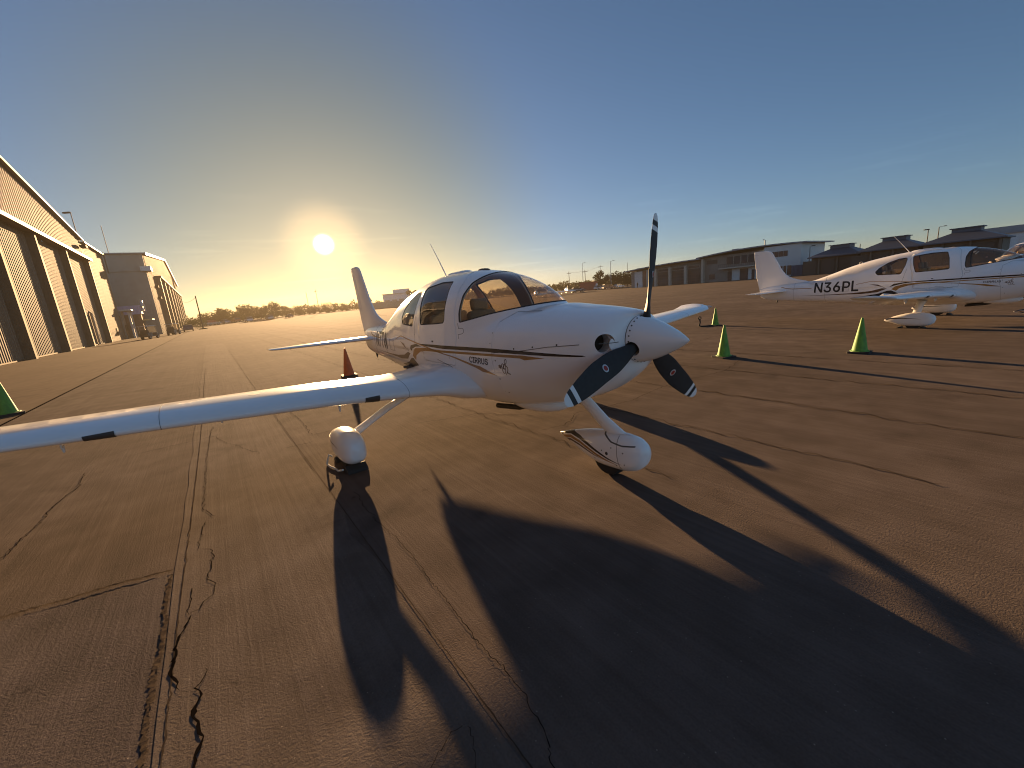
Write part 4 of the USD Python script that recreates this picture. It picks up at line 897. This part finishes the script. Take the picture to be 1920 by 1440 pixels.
# ================================================================== VEHICLES
def car(name, label, cat_, loc, rot, m, kind=0, group=None):
    t = thing(name, label, cat_, loc, rot, group)
    L, Wd, Hh = (4.6, 1.8, 1.45) if kind == 0 else (4.8, 1.9, 1.75)
    if kind == 0: low = [(-2.3, .35), (-2.3, .75), (-2.1, .9), (2.0, .82), (2.28, .65), (2.3, .35)]; cabp = [(-1.7, .88), (-1.1, 1.4), (.35, 1.42), (1.15, .86)]
    else: low = [(-2.4, .4), (-2.4, .95), (-2.3, 1.05), (2.1, 1.0), (2.38, .8), (2.4, .4)]; cabp = [(-2.3, 1.04), (-2.0, 1.7), (.5, 1.72), (1.2, 1.02)]
    b = prism_y(rounded(low, .06), -Wd / 2, Wd / 2)
    for x in (-1.4, 1.4):
        c = trimesh.creation.cylinder(radius=.38, height=4, sections=20, transform=trimesh.transformations.rotation_matrix(PI / 2, [1, 0, 0])); c.apply_translation([x, 0, .33]); b = b - man(c)
    part(t, 'body', tm(b), m)
    part(t, 'roof', prism_pts([(cabp[1][0] - .02, cabp[1][1] - .03), (cabp[1][0], cabp[1][1] + .03), (cabp[2][0], cabp[2][1] + .03), (cabp[2][0] + .06, cabp[2][1] - .03)], -Wd / 2 + .12, Wd / 2 - .12), m)
    part(t, 'windows', prism_pts(cabp, -Wd / 2 + .1, Wd / 2 - .1), 'car_glass')
    for x in ((cabp[1][0] + cabp[2][0]) / 2, cabp[0][0] * .5 + cabp[1][0] * .5, cabp[2][0] * .5 + cabp[3][0] * .5):
        part(t, 'pillar', cat([box(x - .05, x + .05, sy * (Wd / 2 - .1) - .015, sy * (Wd / 2 - .1) + .015, .85, 1.3) for sy in (-1, 1)]), m)
    for x in (-1.4, 1.4):
        for sy in (-1, 1):
            w = trimesh.creation.cylinder(radius=.32, height=.2, sections=18, transform=trimesh.transformations.rotation_matrix(PI / 2, [1, 0, 0])); w.apply_translation([x, sy * (Wd / 2 - .12), .325])
            wp = part(t, 'wheel', w, 'tyre_rubber')
            h = trimesh.creation.cylinder(radius=.19, height=.03, sections=12, transform=trimesh.transformations.rotation_matrix(PI / 2, [1, 0, 0])); h.apply_translation([x, sy * (Wd / 2 - .01), .325]); part(wp, 'hubcap', h, 'steel')
    for sy in (-.6, .6):
        part(t, 'headlight', rbox(.08, .34, .14, .03, (L / 2 - .04, sy, .66 if kind == 0 else .8)), 'headlamp'); part(t, 'tail_light', rbox(.08, .28, .16, .03, (-L / 2 + .04, sy, .72 if kind == 0 else .85)), 'tail_lamp')
    return t
G_CAR = None
# row of parked cars in front of the trees at the end of the apron (measured bearings)
for az, r, rot, m, k, lab, nm, ct in (
    (-34.7, 175, 1.2, 'car_green', 1, 'pale green van parked leftmost in the far row by the trees', 'parked_van', 'van'),
    (-33.6, 182, 2.7, 'car_silver', 0, 'low silver car in the far row, second from the left', 'parked_car', 'car'),
    (-32.5, 190, 2.5, 'car_red', 1, 'reddish car in the far row between two silver ones', 'parked_car', 'car'),
    (-31.2, 178, 2.3, 'car_white', 1, 'white sports utility car in the middle of the far row', 'parked_car', 'car'),
    (-29.1, 186, 2.3, 'car_silver', 1, 'silver sports utility car near the right end of the far row', 'parked_car', 'car'),
    (-27.0, 190, 2.4, 'car_dark', 0, 'dark car at the right end of the far row', 'parked_car', 'car'),
    (-36.9, 118, 2.2, 'car_dark', 0, 'dark blue car parked beyond the second golf cart', 'parked_car', 'car')):
    car(nm, lab, ct, on_ground(azr(az, r)), rot, m, k)
def cart(label, loc, rot):
    t = thing('golf_cart', label, 'golf cart', loc, rot)
    b = prism_y(rounded([(-1.2, .32), (-1.22, .75), (-1.0, .85), (-.2, .82), (-.15, .42), (.55, .42), (.7, .85), (.95, .9), (1.2, .6), (1.25, .32)], .04), -.58, .58)
    part(t, 'body', tm(b), 'cart_body')
    part(t, 'seat', cat([rbox(.55, 1.1, .16, .05, (-.5, 0, .9)), rbox(.14, 1.1, .45, .05, (-.82, 0, 1.15), -.2)]), 'cart_seat', 30)
    part(t, 'seat', cat([rbox(.4, 1.1, .14, .05, (-1.15, 0, .85)), rbox(.12, 1.1, .4, .05, (-.98, 0, 1.1), .15)]), 'cart_seat', 30)
    part(t, 'canopy', rbox(2.2, 1.25, .09, .04, (-.25, 0, 1.92)), 'cart_top', 30)
    for x0, x1 in ((.85, .6), (-1.2, -1.15)):
        for y in (-.55, .55): part(t, 'post', tube([(x0, y, .8), (x1, y, 1.9)], .03, 6), 'wire_black')
    part(t, 'windscreen', prism_pts([(.84, .9), (.86, .9), (.64, 1.85), (.62, 1.85)], -.53, .53), 'window_glass')
    part(t, 'steering_wheel', ring_at((.28, .27, 1.12), (-.6, 0, .8), .18, .02), 'wire_black')
    for x in (-.85, .8):
        for y in (-.52, .52):
            w = trimesh.creation.cylinder(radius=.24, height=.2, sections=18, transform=trimesh.transformations.rotation_matrix(PI / 2, [1, 0, 0])); w.apply_translation([x, y, .24]); wp = part(t, 'wheel', w, 'tyre_rubber')
            h = trimesh.creation.cylinder(radius=.12, height=.03, sections=12, transform=trimesh.transformations.rotation_matrix(PI / 2, [1, 0, 0])); h.apply_translation([x, y + math.copysign(.1, y), .24]); part(wp, 'hubcap', h, 'steel')
    for y in (-.4, .4): part(t, 'headlight', rbox(.06, .18, .1, .02, (1.2, y, .62)), 'headlamp')
cart('nearer dark golf cart with pale canopy beside the kiosk between the hangars', on_ground(uv(84, -7.6)), LROT - .5)
cart('farther dark golf cart in front of the second hangar\'s doors', on_ground(uv(97, -5.4)), LROT - .35)

# ================================================================== POLES
def pole(name, label, cat_, loc, h, r0, r1, m, arms=(), lean=0.0, group=None):
    t = thing(name, label, cat_, loc, 0, group)
    part(t, 'shaft', tube([(0, 0, -.5), (lean * h * .5, 0, h * .5), (lean * h, 0, h)], [r0, (r0 + r1) / 2, r1], 8), m, 40)
    for kind, a in arms:
        if kind == 'cross': part(t, 'crossarm', box(-a, a, -.06, .06, h - .9, h - .72), m)
        if kind == 'lamp':
            part(t, 'arm', tube([(lean * h, 0, h - .05), (lean * h + a, 0, h + .12)], .05, 6), m)
            part(t, 'lamp_head', rbox(.75, .34, .16, .06, (lean * h + a * 1.25, 0, h + .12)), 'cone_base', 30)
        if kind == 'vane': part(t, 'lamp_head', rbox(1.3, .5, .25, .08, (a, 0, h)), 'cone_base', 30)
    return t
up = pole('utility_pole', 'wooden utility pole standing alone at the end of the taxi lane', 'utility pole', on_ground(azr(-35.6, 131)), 8.2, .17, .11, 'pole_wood', lean=0)
part(up, 'base_bush', trimesh.creation.icosphere(2, .5).apply_scale([2.2, 1.2, .55]), 'bush_green')
pole('light_mast', 'tall thin mast with a lamp behind the nearest hangar\'s roof', 'light mast', on_ground(uv(112, -16.4)), 23.5, .13, .08, 'pole_metal', (('vane', -.7),))
pole('light_mast', 'plain thin mast above the second hangar\'s roof', 'light mast', on_ground(uv(140, -16.0)), 26.0, .13, .07, 'pole_metal')
for az, r, h, lab, arms, m in (
    (8.9, 210, 9.0, 'dark leaning utility pole with crossarm left of the red shed', (('cross', 1.1),), 'pole_wood'),
    (10.7, 215, 12.5, 'tallest thin lamp pole above the red shed', (('lamp', 1.0),), 'pole_metal'),
    (11.0, 180, 8.3, 'utility pole with crossarm just left of the round tree', (('cross', 1.1),), 'pole_wood'),
    (13.0, 230, 11.2, 'utility pole rising from the top of the round tree', (('cross', 1.3),), 'pole_wood'),
    (14.3, 170, 10.2, 'lamp pole right of the round tree', (('lamp', 1.0),), 'pole_metal'),
    (16.4, 200, 10.0, 'bare pole just left of the terminal building', (), 'pole_wood'),
    (-18.5, 150, 9.4, 'pole rising behind the nearest plane between its fin and cabin', (), 'pole_wood'),
    (-24.7, 240, 11, 'bare pole in the treeline below the sun, left of the plane\'s fin', (), 'pole_wood'),
    (-23.6, 240, 12, 'taller bare pole in the treeline close to the plane\'s fin', (('cross', .8),), 'pole_wood'),
    (35.9, 120, 6.2, 'thin lamp post at the corner of the white terminal block', (('lamp', .6),), 'pole_metal'),
    (40.1, 150, 6.3, 'thin mast above the leftmost hipped roof', (), 'pole_wood'),
    (45.0, 160, 8.2, 'left of the twin floodlight poles above the hipped sheds', (('vane', -.5),), 'pole_wood'),
    (45.7, 165, 8.7, 'right of the twin floodlight poles above the hipped sheds', (('lamp', 1.3),), 'pole_wood'),
    (47.2, 170, 7.6, 'thin lamp post left of the rightmost hipped roof', (('lamp', -.7),), 'pole_metal'),
    (48.4, 175, 7.2, 'small lamp post just above the rightmost hipped roof', (('lamp', -.7),), 'pole_metal')):
    pole('lamp_pole' if any(a[0] in ('lamp', 'vane') for a in arms) else 'utility_pole', lab, 'pole', on_ground(azr(az, r)), h, .14, .09, m, arms)
def wire(label, pts):
    t = thing('overhead_wire', label, 'wire'); part(t, 'cable', tube(pts, .035, 5), 'wire_black')
def sag(a, b, d, n=14): t = np.linspace(0, 1, n)[:, None]; p = np.array(a) * (1 - t) + np.array(b) * t; p[:, 2] -= d * 4 * (t * (1 - t))[:, 0]; return p
q = lambda az, r, z: (*azr(az, r), z)
wire('thin wire from the lone utility pole to the second hangar', sag(q(-35.6, 131, 7.9), (*uv(243, -8.4), 12.5), 1.2))
wire('thin wire hanging between the poles above the red shed', sag(q(8.9, 210, 9.2), q(13.0, 230, 11.6), 1.0))

# ================================================================== TERMINAL AND SHEDS (right)
te = thing('terminal_building', 'grey terminal with curved roof, large bay doors and white two-storey end block', 'building', (*uv(0, 112), 0), LROT)
# local x = u, local y = -v (towards the camera is +y)
part(te, 'wall', box(64.6, 88, -14, 0, -.6, 4.9), 'terminal_wall')
def arc_roof(x0, x1, z0, z1, y0, y1, bulge, th=.28, n=14):
    xs = np.linspace(x0, x1, n); t = (xs - x0) / (x1 - x0); z = z0 + (z1 - z0) * t + bulge * 4 * t * (1 - t)
    return prism_pts(list(zip(xs, z)) + list(zip(xs[::-1], z[::-1] + th)), y0, y1)
part(te, 'roof', arc_roof(64.2, 90.2, 6.1, 5.0, -15, 1.4, .30), 'terminal_roof')
part(te, 'fascia_wall', box(64.6, 86.5, -1.2, -.9, 4.9, 5.9), 'terminal_wall')
part(te, 'white_panel', box(83.7, 86.6, .0, .12, -.5, 4.8), 'terminal_white')
part(te, 'brick_panel', box(81.8, 83.6, .0, .10, -.5, 4.8), 'brick_brown')
for a, b in ((79.2, 81.1), (74.3, 78.1), (69.4, 73.3), (64.9, 68.3)):
    D = part(te, 'bay_door', box(a, b, .02, .10, 0, 3.9), 'terminal_door')
    nx = max(1, int(round((b - a) / 1.25)))
    for k in range(1, 5):
        for q_ in range(nx): part(D, 'door_pane', box(a + (b - a) * q_ / nx + .06, a + (b - a) * (q_ + 1) / nx - .06, .10, .13, .78 * k - .72, .78 * k - .06), 'terminal_glass')
    part(te, 'transom_window', box(a + .2, b - .2, .02, .09, 4.15, 4.65), 'terminal_glass')
for x in (81.5, 78.65, 73.85, 68.85): part(te, 'column', box(x - .36, x + .36, .0, .7, -.5, 5.0), 'terminal_column')
# taller centre
part(te, 'wall', box(48.2, 64.4, -14, -.4, -.9, 6.5), 'terminal_wall')
part(te, 'roof', arc_roof(38.9, 65.2, 6.95, 6.35, -15, 1.4, .62, n=22), 'terminal_roof')
part(te, 'balcony_window', box(49.0, 57.6, -.4, -.33, 4.0, 5.9), 'terminal_glass')
for x in (50.6, 52.3, 54.0, 55.8): part(te, 'mullion', box(x - .06, x + .06, -.33, -.27, 4.0, 5.9), 'terminal_column')
part(te, 'balcony', box(48.4, 59.0, -.36, 1.3, 2.95, 3.25), 'terminal_column')
part(te, 'balcony_rail', cat([box(48.4, 59.0, 1.22, 1.28, 4.05, 4.13)] + [box(48.4 + .53 * k - .02, 48.4 + .53 * k + .02, 1.23, 1.27, 3.25, 4.05) for k in range(21)]), 'terminal_door')
part(te, 'lower_wall', box(48.4, 56.2, -.398, -.37, -.6, 2.9), 'terminal_white')
for a, b, z0, z1 in ((56.4, 57.3, -.3, 2.2), (52.2, 54.2, -.4, 2.6), (50.6, 51.3, -.4, 2.2)): part(te, 'door', box(a, b, -.36, -.30, z0, z1), 'terminal_glass')
part(te, 'window', box(60.8, 62.3, -.4, -.33, .6, 1.9), 'terminal_glass')
part(te, 'corner_pier', box(63.6, 64.2, -.38, .5, -.9, 6.2), 'terminal_column')
part(te, 'upper_louvre', box(60.2, 63.0, -.39, -.3, 4.6, 5.6), 'terminal_door')
# white end block
part(te, 'end_block', box(40.2, 48.0, -13, .9, -1.2, 7.0), 'terminal_white')
for k in range(4): part(te, 'strip_window', box(42.9 + .95 * k, 43.75 + .95 * k, .9, .97, 4.5, 5.7), 'terminal_glass')
part(te, 'porch_window', box(42.0, 44.6, .9, .98, .2, 2.3), 'terminal_glass')
for x in (42.9, 43.7): part(te, 'mullion', box(x - .08, x + .08, .98, 1.06, .2, 2.3), 'terminal_white')
part(te, 'vent_pipe', tube([(50.0, -4, 7.0), (50.0, -4, 9.0), (50.4, -4, 9.2)], .14, 8), 'pole_metal', 40)
part(te, 'roof_unit', box(56.6, 58.2, -6, -4, 7.0, 7.9), 'terminal_roof')
bw = thing('blue_wall', 'dark blue low wall between the white terminal block and the hipped sheds', 'wall', (*uv(0, 110), 0), LROT)
part(bw, 'panel', box(36.4, 41.5, -.2, .2, -1, 2.2), 'blue_wall')
for k in range(6): part(bw, 'rib', box(36.6 + k * .9, 36.75 + k * .9, .2, .26, -1, 2.1), 'blue_wall')

def shed(label, u0, u1, v, eave, peak, depth, cup=True):
    t = thing('hipped_shed', label, 'shed', (*uv(0, v), 0), LROT)
    part(t, 'wall', box(u0 + .5, u1 - .5, -depth + .5, -.8, -1.2, eave), 'shed_wall')
    um, d = (u0 + u1) / 2, depth / 2
    w = 1.5
    vv = [(u0, 0, eave), (u1, 0, eave), (u1, -depth, eave), (u0, -depth, eave), (um - w, -d + w, peak), (um + w, -d + w, peak), (um + w, -d - w, peak), (um - w, -d - w, peak)]
    vb = [(x, y, z - .18) for x, y, z in vv[:4]]
    hull = trimesh.convex.convex_hull(np.array(vv + vb)); part(t, 'roof', hull, 'shed_roof')
    c = part(t, 'cupola', box(um - w - .15, um + w + .15, -d - w, -d + w, peak - .1, peak + .55), 'shed_roof')
    part(c, 'cupola_cap', box(um - w - .4, um + w + .4, -d - w - .25, -d + w + .25, peak + .55, peak + .68), 'shed_roof')
    for x in np.arange(u0 + 1.2, u1 - .8, 3.1):
        part(t, 'bay_opening', box(x, x + 2.5, -.79, -.72, -.8, eave - .7), 'terminal_door')
    for x in np.arange(u0 + .7, u1, 3.1): part(t, 'post', box(x - .12, x + .12, -.72, -.3, -1, eave - .2), 'shed_wall')
    part(t, 'gutter', box(u0, u1, .0, .14, eave - .16, eave + .02), 'shed_roof')
shed('leftmost of the three dark sheds with hipped roofs', 27.5, 36.4, 104, 3.4, 4.85, 10)
shed('middle of the three dark sheds with hipped roofs', 18.4, 27.4, 101, 3.5, 4.95, 10)
shed('rightmost of the three dark sheds with hipped roofs', 8.6, 18.3, 98, 3.5, 4.9, 10)
fh = thing('white_hangar', 'pale long hangar with blue-grey roof beyond the rightmost hipped shed', 'hangar', (*uv(20, 165), 0), LROT)
part(fh, 'wall', box(-60, 8, -30, 0, -.5, 5.2), 'far_white')
part(fh, 'roof', prism_pts([(-60.5, 5.2), (8.5, 5.2), (8.5, 5.5), (-60.5, 5.5)], -30.5, .5), 'terminal_roof')
part(fh, 'roof_ridge', prism_pts([(-60, 5.5), (8, 5.5), (5, 7.2), (-60, 7.2)], -22, -8), 'terminal_roof')
for k in range(6): part(fh, 'door_panel', box(-6 - 9 * k, 1.5 - 9 * k, .0, .12, 0, 4.2), 'terminal_white')

# ================================================================== FAR AIRCRAFT, SHED AND VEHICLES (centre)
for k, (az, r, rot, lab) in enumerate(((4.4, 128, .5, 'small far white plane leftmost of the row right of the windshield'), (6.3, 140, .35, 'small far white plane second in the row right of the windshield'), (8.4, 150, .55, 'small far white plane third in the row, nearest the red shed'))):
    copy_of(plane2, 'light_aircraft', lab, 'light aircraft', on_ground(azr(az, r)), HDG + rot + 1.9)
rs2 = thing('red_shed', 'dark red shed with white end among the far parked planes', 'shed', on_ground(azr(11.4, 175)), -.35)
part(rs2, 'wall', box(-3.2, 3.2, -3, 3, -.5, 3.0), 'far_red'); part(rs2, 'roof', prism_pts([(-3.4, 3.0), (3.4, 3.0), (3.4, 3.2), (-3.4, 3.2)], -3.2, 3.2), 'far_red')
part(rs2, 'end_panel', box(3.2, 3.3, -2.9, 2.9, -.4, 2.4), 'far_white')
for az, r, rot, m, k, lab in ((10.0, 150, .3, 'car_dark', 1, 'dark car just left of the red shed'), (12.9, 165, .4, 'car_silver', 1, 'grey car right of the red shed'), (14.0, 160, .2, 'car_dark', 1, 'dark car below the lamp pole right of the round tree'), (15.2, 170, .5, 'car_white', 0, 'pale car below the dark tree nearest the terminal')):
    car('parked_car', lab, 'car', on_ground(azr(az, r)), rot, m, k)
bb = thing('warehouse', 'pale grey warehouse on the skyline behind the nearest plane\'s cabin', 'warehouse', on_ground(azr(-13.9, 225)), .2)
part(bb, 'wall', box(-7, 7, -8, 8, -1, 6.0), 'far_white'); part(bb, 'upper_block', box(-2, 6, -6, 6, 6.3, 8.2), 'far_white'); part(bb, 'roof', box(-7.3, 7.3, -8.4, 8.4, 6.0, 6.3), 'roof_sheet')
for k in range(4): part(bb, 'door', box(-6.2 + 3.4 * k, -4.0 + 3.4 * k, -8.1, -8.0, -.3, 3.4), 'hangar_side')
lw = thing('long_wall', 'low tan boundary wall along the far end of the apron behind the fin', 'wall', on_ground(azr(-14.6, 205)), .20)
part(lw, 'wall', box(-13, 16, -.2, .2, -1, 2.7), 'hangar_side')
for k in range(8): part(lw, 'pier', box(-12.8 + 3.9 * k, -12.3 + 3.9 * k, -.3, -.2, -1, 2.9), 'hangar_side')

# a third light aircraft, nose towards us, at the right edge
copy_of(plane2, 'light_aircraft', 'white plane at the right edge mostly hidden behind the nose of plane N36PL', 'light aircraft', on_ground(azr(50.1, 26)), math.radians(-156))

# ================================================================== PERSON by the terminal's white panel
pe = thing('person', 'distant person in dark clothes standing by the white panel of the terminal', 'person', on_ground(azr(17.6, 136)), LROT)
J = {'pel': (0, 0, .95, .15), 'che': (0, 0, 1.32, .17), 'nec': (0, 0, 1.5, .06), 'hea': (.01, 0, 1.64, .10)}
bones = [('pel', 'che'), ('che', 'nec'), ('nec', 'hea')]
for sy, n_ in ((-1, 'r'), (1, 'l')):
    J.update({'hip' + n_: (0, sy * .1, .9, .10), 'kne' + n_: (.02, sy * .11, .5, .065), 'ank' + n_: (0, sy * .12, .09, .045), 'toe' + n_: (.15, sy * .13, .04, .035), 'sho' + n_: (0, sy * .19, 1.42, .065), 'elb' + n_: (-.02, sy * .25, 1.13, .045), 'wri' + n_: (.05, sy * .24, .88, .032), 'han' + n_: (.07, sy * .235, .79, .035)})
    bones += [('pel', 'hip' + n_), ('hip' + n_, 'kne' + n_), ('kne' + n_, 'ank' + n_), ('ank' + n_, 'toe' + n_), ('che', 'sho' + n_), ('sho' + n_, 'elb' + n_), ('elb' + n_, 'wri' + n_), ('wri' + n_, 'han' + n_)]
sph = lambda j: m3.Manifold.sphere(J[j][3], 16).translate(list(J[j][:3]))
bodym = m3.Manifold.batch_boolean([m3.Manifold.batch_hull([sph(a), sph(b)]) for a, b in bones], m3.OpType.Add)
part(pe, 'body', tm(bodym), 'cloth_dark', True)
hd = trimesh.creation.icosphere(2, .105); hd.apply_scale([.95, .85, 1.12]); hd.apply_translation([.015, 0, 1.65]); part(pe, 'hair', hd, 'cabin_dark', True)

# ================================================================== TREES
def leaves(centers, radii, n, size, seed):
    g = np.random.default_rng(seed)
    vs, fs, k = [], [], 0
    wts = np.array(radii) ** 2; wts = wts / wts.sum()
    idx = g.choice(len(centers), n, p=wts)
    d = g.standard_normal((n, 3)); d /= np.linalg.norm(d, axis=1, keepdims=True)
    p = np.array(centers)[idx] + d * (np.array(radii)[idx] * g.uniform(.45, 1.05, n))[:, None] * [1, 1, .8]
    for q_ in p:
        a = g.standard_normal(3); a /= np.linalg.norm(a); b = np.cross(a, g.standard_normal(3)); b /= np.linalg.norm(b); s_ = size * g.uniform(.6, 1.4)
        vs += [q_ - a * s_, q_ + b * s_ * .55, q_ + a * s_, q_ - b * s_ * .55]; fs += [[k, k + 1, k + 2], [k, k + 2, k + 3]]; k += 4
    return trimesh.Trimesh(np.array(vs), np.array(fs), process=False)
def tree(label, loc, h, w, m, seed, cat_='tree', n=900, trunk=.35, clumps=9, name='tree', size=None, palm=False):
    g = np.random.default_rng(seed)
    t = thing(name, label, cat_, loc, float(g.uniform(0, 6)))
    th = h * trunk
    limbs = [tube([(0, 0, -.4), (.1 * g.standard_normal(), .1 * g.standard_normal(), th * .6), (0, 0, th)], [.035 * h, .026 * h, .02 * h], 7)]
    cs, rs = [], []
    for i in range(clumps):
        a, rr_ = g.uniform(0, 2 * PI), w * .5 * math.sqrt(g.uniform(0, 1)) * .75
        z = th + (h - th) * g.uniform(.12, .86); k = 1 - .45 * abs((z - th) / (h - th) - .4)
        c = np.array([rr_ * k * math.cos(a), rr_ * k * math.sin(a), z]); cs.append(c); rs.append(w * g.uniform(.13, .26))
        limbs.append(tube([(0, 0, th * .8), c * [.45, .45, 1] * [1, 1, .75], c], [.014 * h, .010 * h, .004 * h], 5))
    part(t, 'trunk', cat(limbs), 'bark'); part(t, 'crown', leaves(cs, rs, n, size or .045 * h, seed + 1), m)
    return t
spots = [(-36.6, 150, 4.2, 8, 'leaf_olive', 'low dark tree at the far corner of the second hangar'), (-34.9, 205, 6.4, 9, 'leaf_olive', 'tree directly behind the lone utility pole'), (-33.6, 215, 8.4, 9, 'leaf_olive', 'broad tree behind the silver car in the far row'),
         (-32.4, 235, 7.6, 8, 'leaf_dry', 'dry-looking tree behind the reddish car'), (-31.1, 225, 10.2, 10, 'leaf_olive', 'tall tree behind the white sports utility car'), (-29.9, 230, 9.2, 8, 'leaf_dry', 'tree in the gap between the two pale sports utility cars'),
         (-28.7, 220, 10.6, 10, 'leaf_olive', 'tallest tree of the far row, above the silver sports utility car'), (-27.3, 240, 7.6, 7, 'leaf_dry', 'tree just left of the dark car in the far row'), (-25.9, 245, 7.0, 9, 'leaf_olive', 'low tree right of the dark car in the far row'),
         (-24.2, 250, 6.2, 9, 'leaf_dry', 'low tree between the two bare poles below the sun'), (-22.6, 250, 7.0, 10, 'leaf_olive', 'low bushy tree just left of the plane\'s fin'), (-20.8, 250, 6.0, 9, 'leaf_olive', 'tree half hidden by the plane\'s fin'),
         (13.0, 190, 8.6, 7.5, 'leaf_dark', 'round dark tree right of the red shed'), (14.9, 185, 6.8, 8.5, 'leaf_dark', 'wide dark tree midway between the round tree and the terminal'), (16.3, 180, 6.4, 7, 'leaf_dark', 'dark tree touching the terminal\'s left end')]
for i, (az, r, h, w, m, lab) in enumerate(spots):
    k = .66 if az < 0 else .9
    tree(lab, on_ground(azr(az, r)), h * k, w, m, 100 + 7 * i, n=1500, trunk=.18, clumps=18)
tree('dark tree beside the warehouse behind the plane\'s cabin', on_ground(azr(-12.0, 190)), 7.0, 6, 'leaf_dark', 300, trunk=.22, clumps=12, n=1100)
# the far-off hedge line and wood that reads as one mass
g = np.random.default_rng(5); cs, rs = [], []
for a in np.arange(-75, 80, .42):
    r = 300 + 40 * math.sin(a * .21) + 12 * g.standard_normal(); 
    x, y = azr(a, r); h = 3.6 + 1.6 * math.sin(a * .9) + 1.1 * g.standard_normal()
    for z in np.arange(.6, max(h, 1.4), 1.5): cs.append((x, y, 1.0 + z)); rs.append(1.6 + .5 * g.random())
wood = thing('distant_wood', kind='stuff')
part(wood, 'foliage', leaves(cs, rs, 26000, .75, 9), 'leaf_olive')
hill = []
hn = 120; az_ = np.linspace(-85, 85, hn); prof = [(340, .9), (420, 4.0), (520, 6.5), (640, 7.5), (700, 4)]
hv = []
for r, z in prof:
    for i, a in enumerate(az_):
        x, y = azr(a, r); hv.append((x, y, z * (0.8 + .35 * math.sin(a * .13 + r * .01) + .15 * math.sin(a * .61)) if z > 1 else z))
hf = []
for k in range(len(prof) - 1):
    for i in range(hn - 1):
        p = k * hn + i; hf += [[p, p + 1, p + hn + 1], [p, p + hn + 1, p + hn]]
hl = thing('hills', kind='structure'); part(hl, 'slope', trimesh.Trimesh(hv, hf, process=False), 'bush_green')
mid_h = thing('hedge', 'low dark hedge running behind the far row of cars', 'hedge', on_ground(azr(-30, 232)), math.radians(30))
g = np.random.default_rng(8); cs = [(x, .8 * g.standard_normal(), g.uniform(.5, 2.2)) for x in np.arange(-62, 62, .8)]; part(mid_h, 'foliage', leaves(cs, [1.2] * len(cs), 5200, .42, 12), 'leaf_olive', kind='stuff')
part(mid_h, 'stems', cat([tube([(x, 0, -.4), (x, .1, 1.6)], [.07, .04], 5) for x in np.arange(-60, 60, 3.0)]), 'bark', kind='stuff')
mid_h = thing('hedge', 'dark hedge behind the small far planes and red shed', 'hedge', on_ground(azr(8, 215)), math.radians(-8))
cs = [(x, .8 * g.standard_normal(), g.uniform(.5, 3.0)) for x in np.arange(-52, 46, .8)]; part(mid_h, 'foliage', leaves(cs, [1.5] * len(cs), 4200, .5, 13), 'leaf_dark', kind='stuff')
part(mid_h, 'stems', cat([tube([(x, 0, -.4), (x, .1, 1.6)], [.07, .04], 5) for x in np.arange(-50, 45, 3.0)]), 'bark', kind='stuff')

# ================================================================== HAZE
MAT['haze_air'] = usdkit.material(stage, '/World/Looks/haze_air', {'v': ('principled_volume', {'color': (0.96, 0.86, 0.70), 'density': 0.00011, 'anisotropy': 0.62})}, [], volume='v.volume')
hz = usdkit.mesh(stage, '/World/haze', box(-760, 760, -760, 760, -2.2, 30), MAT['haze_air'])
setd(hz.GetPrim(), kind='stuff')
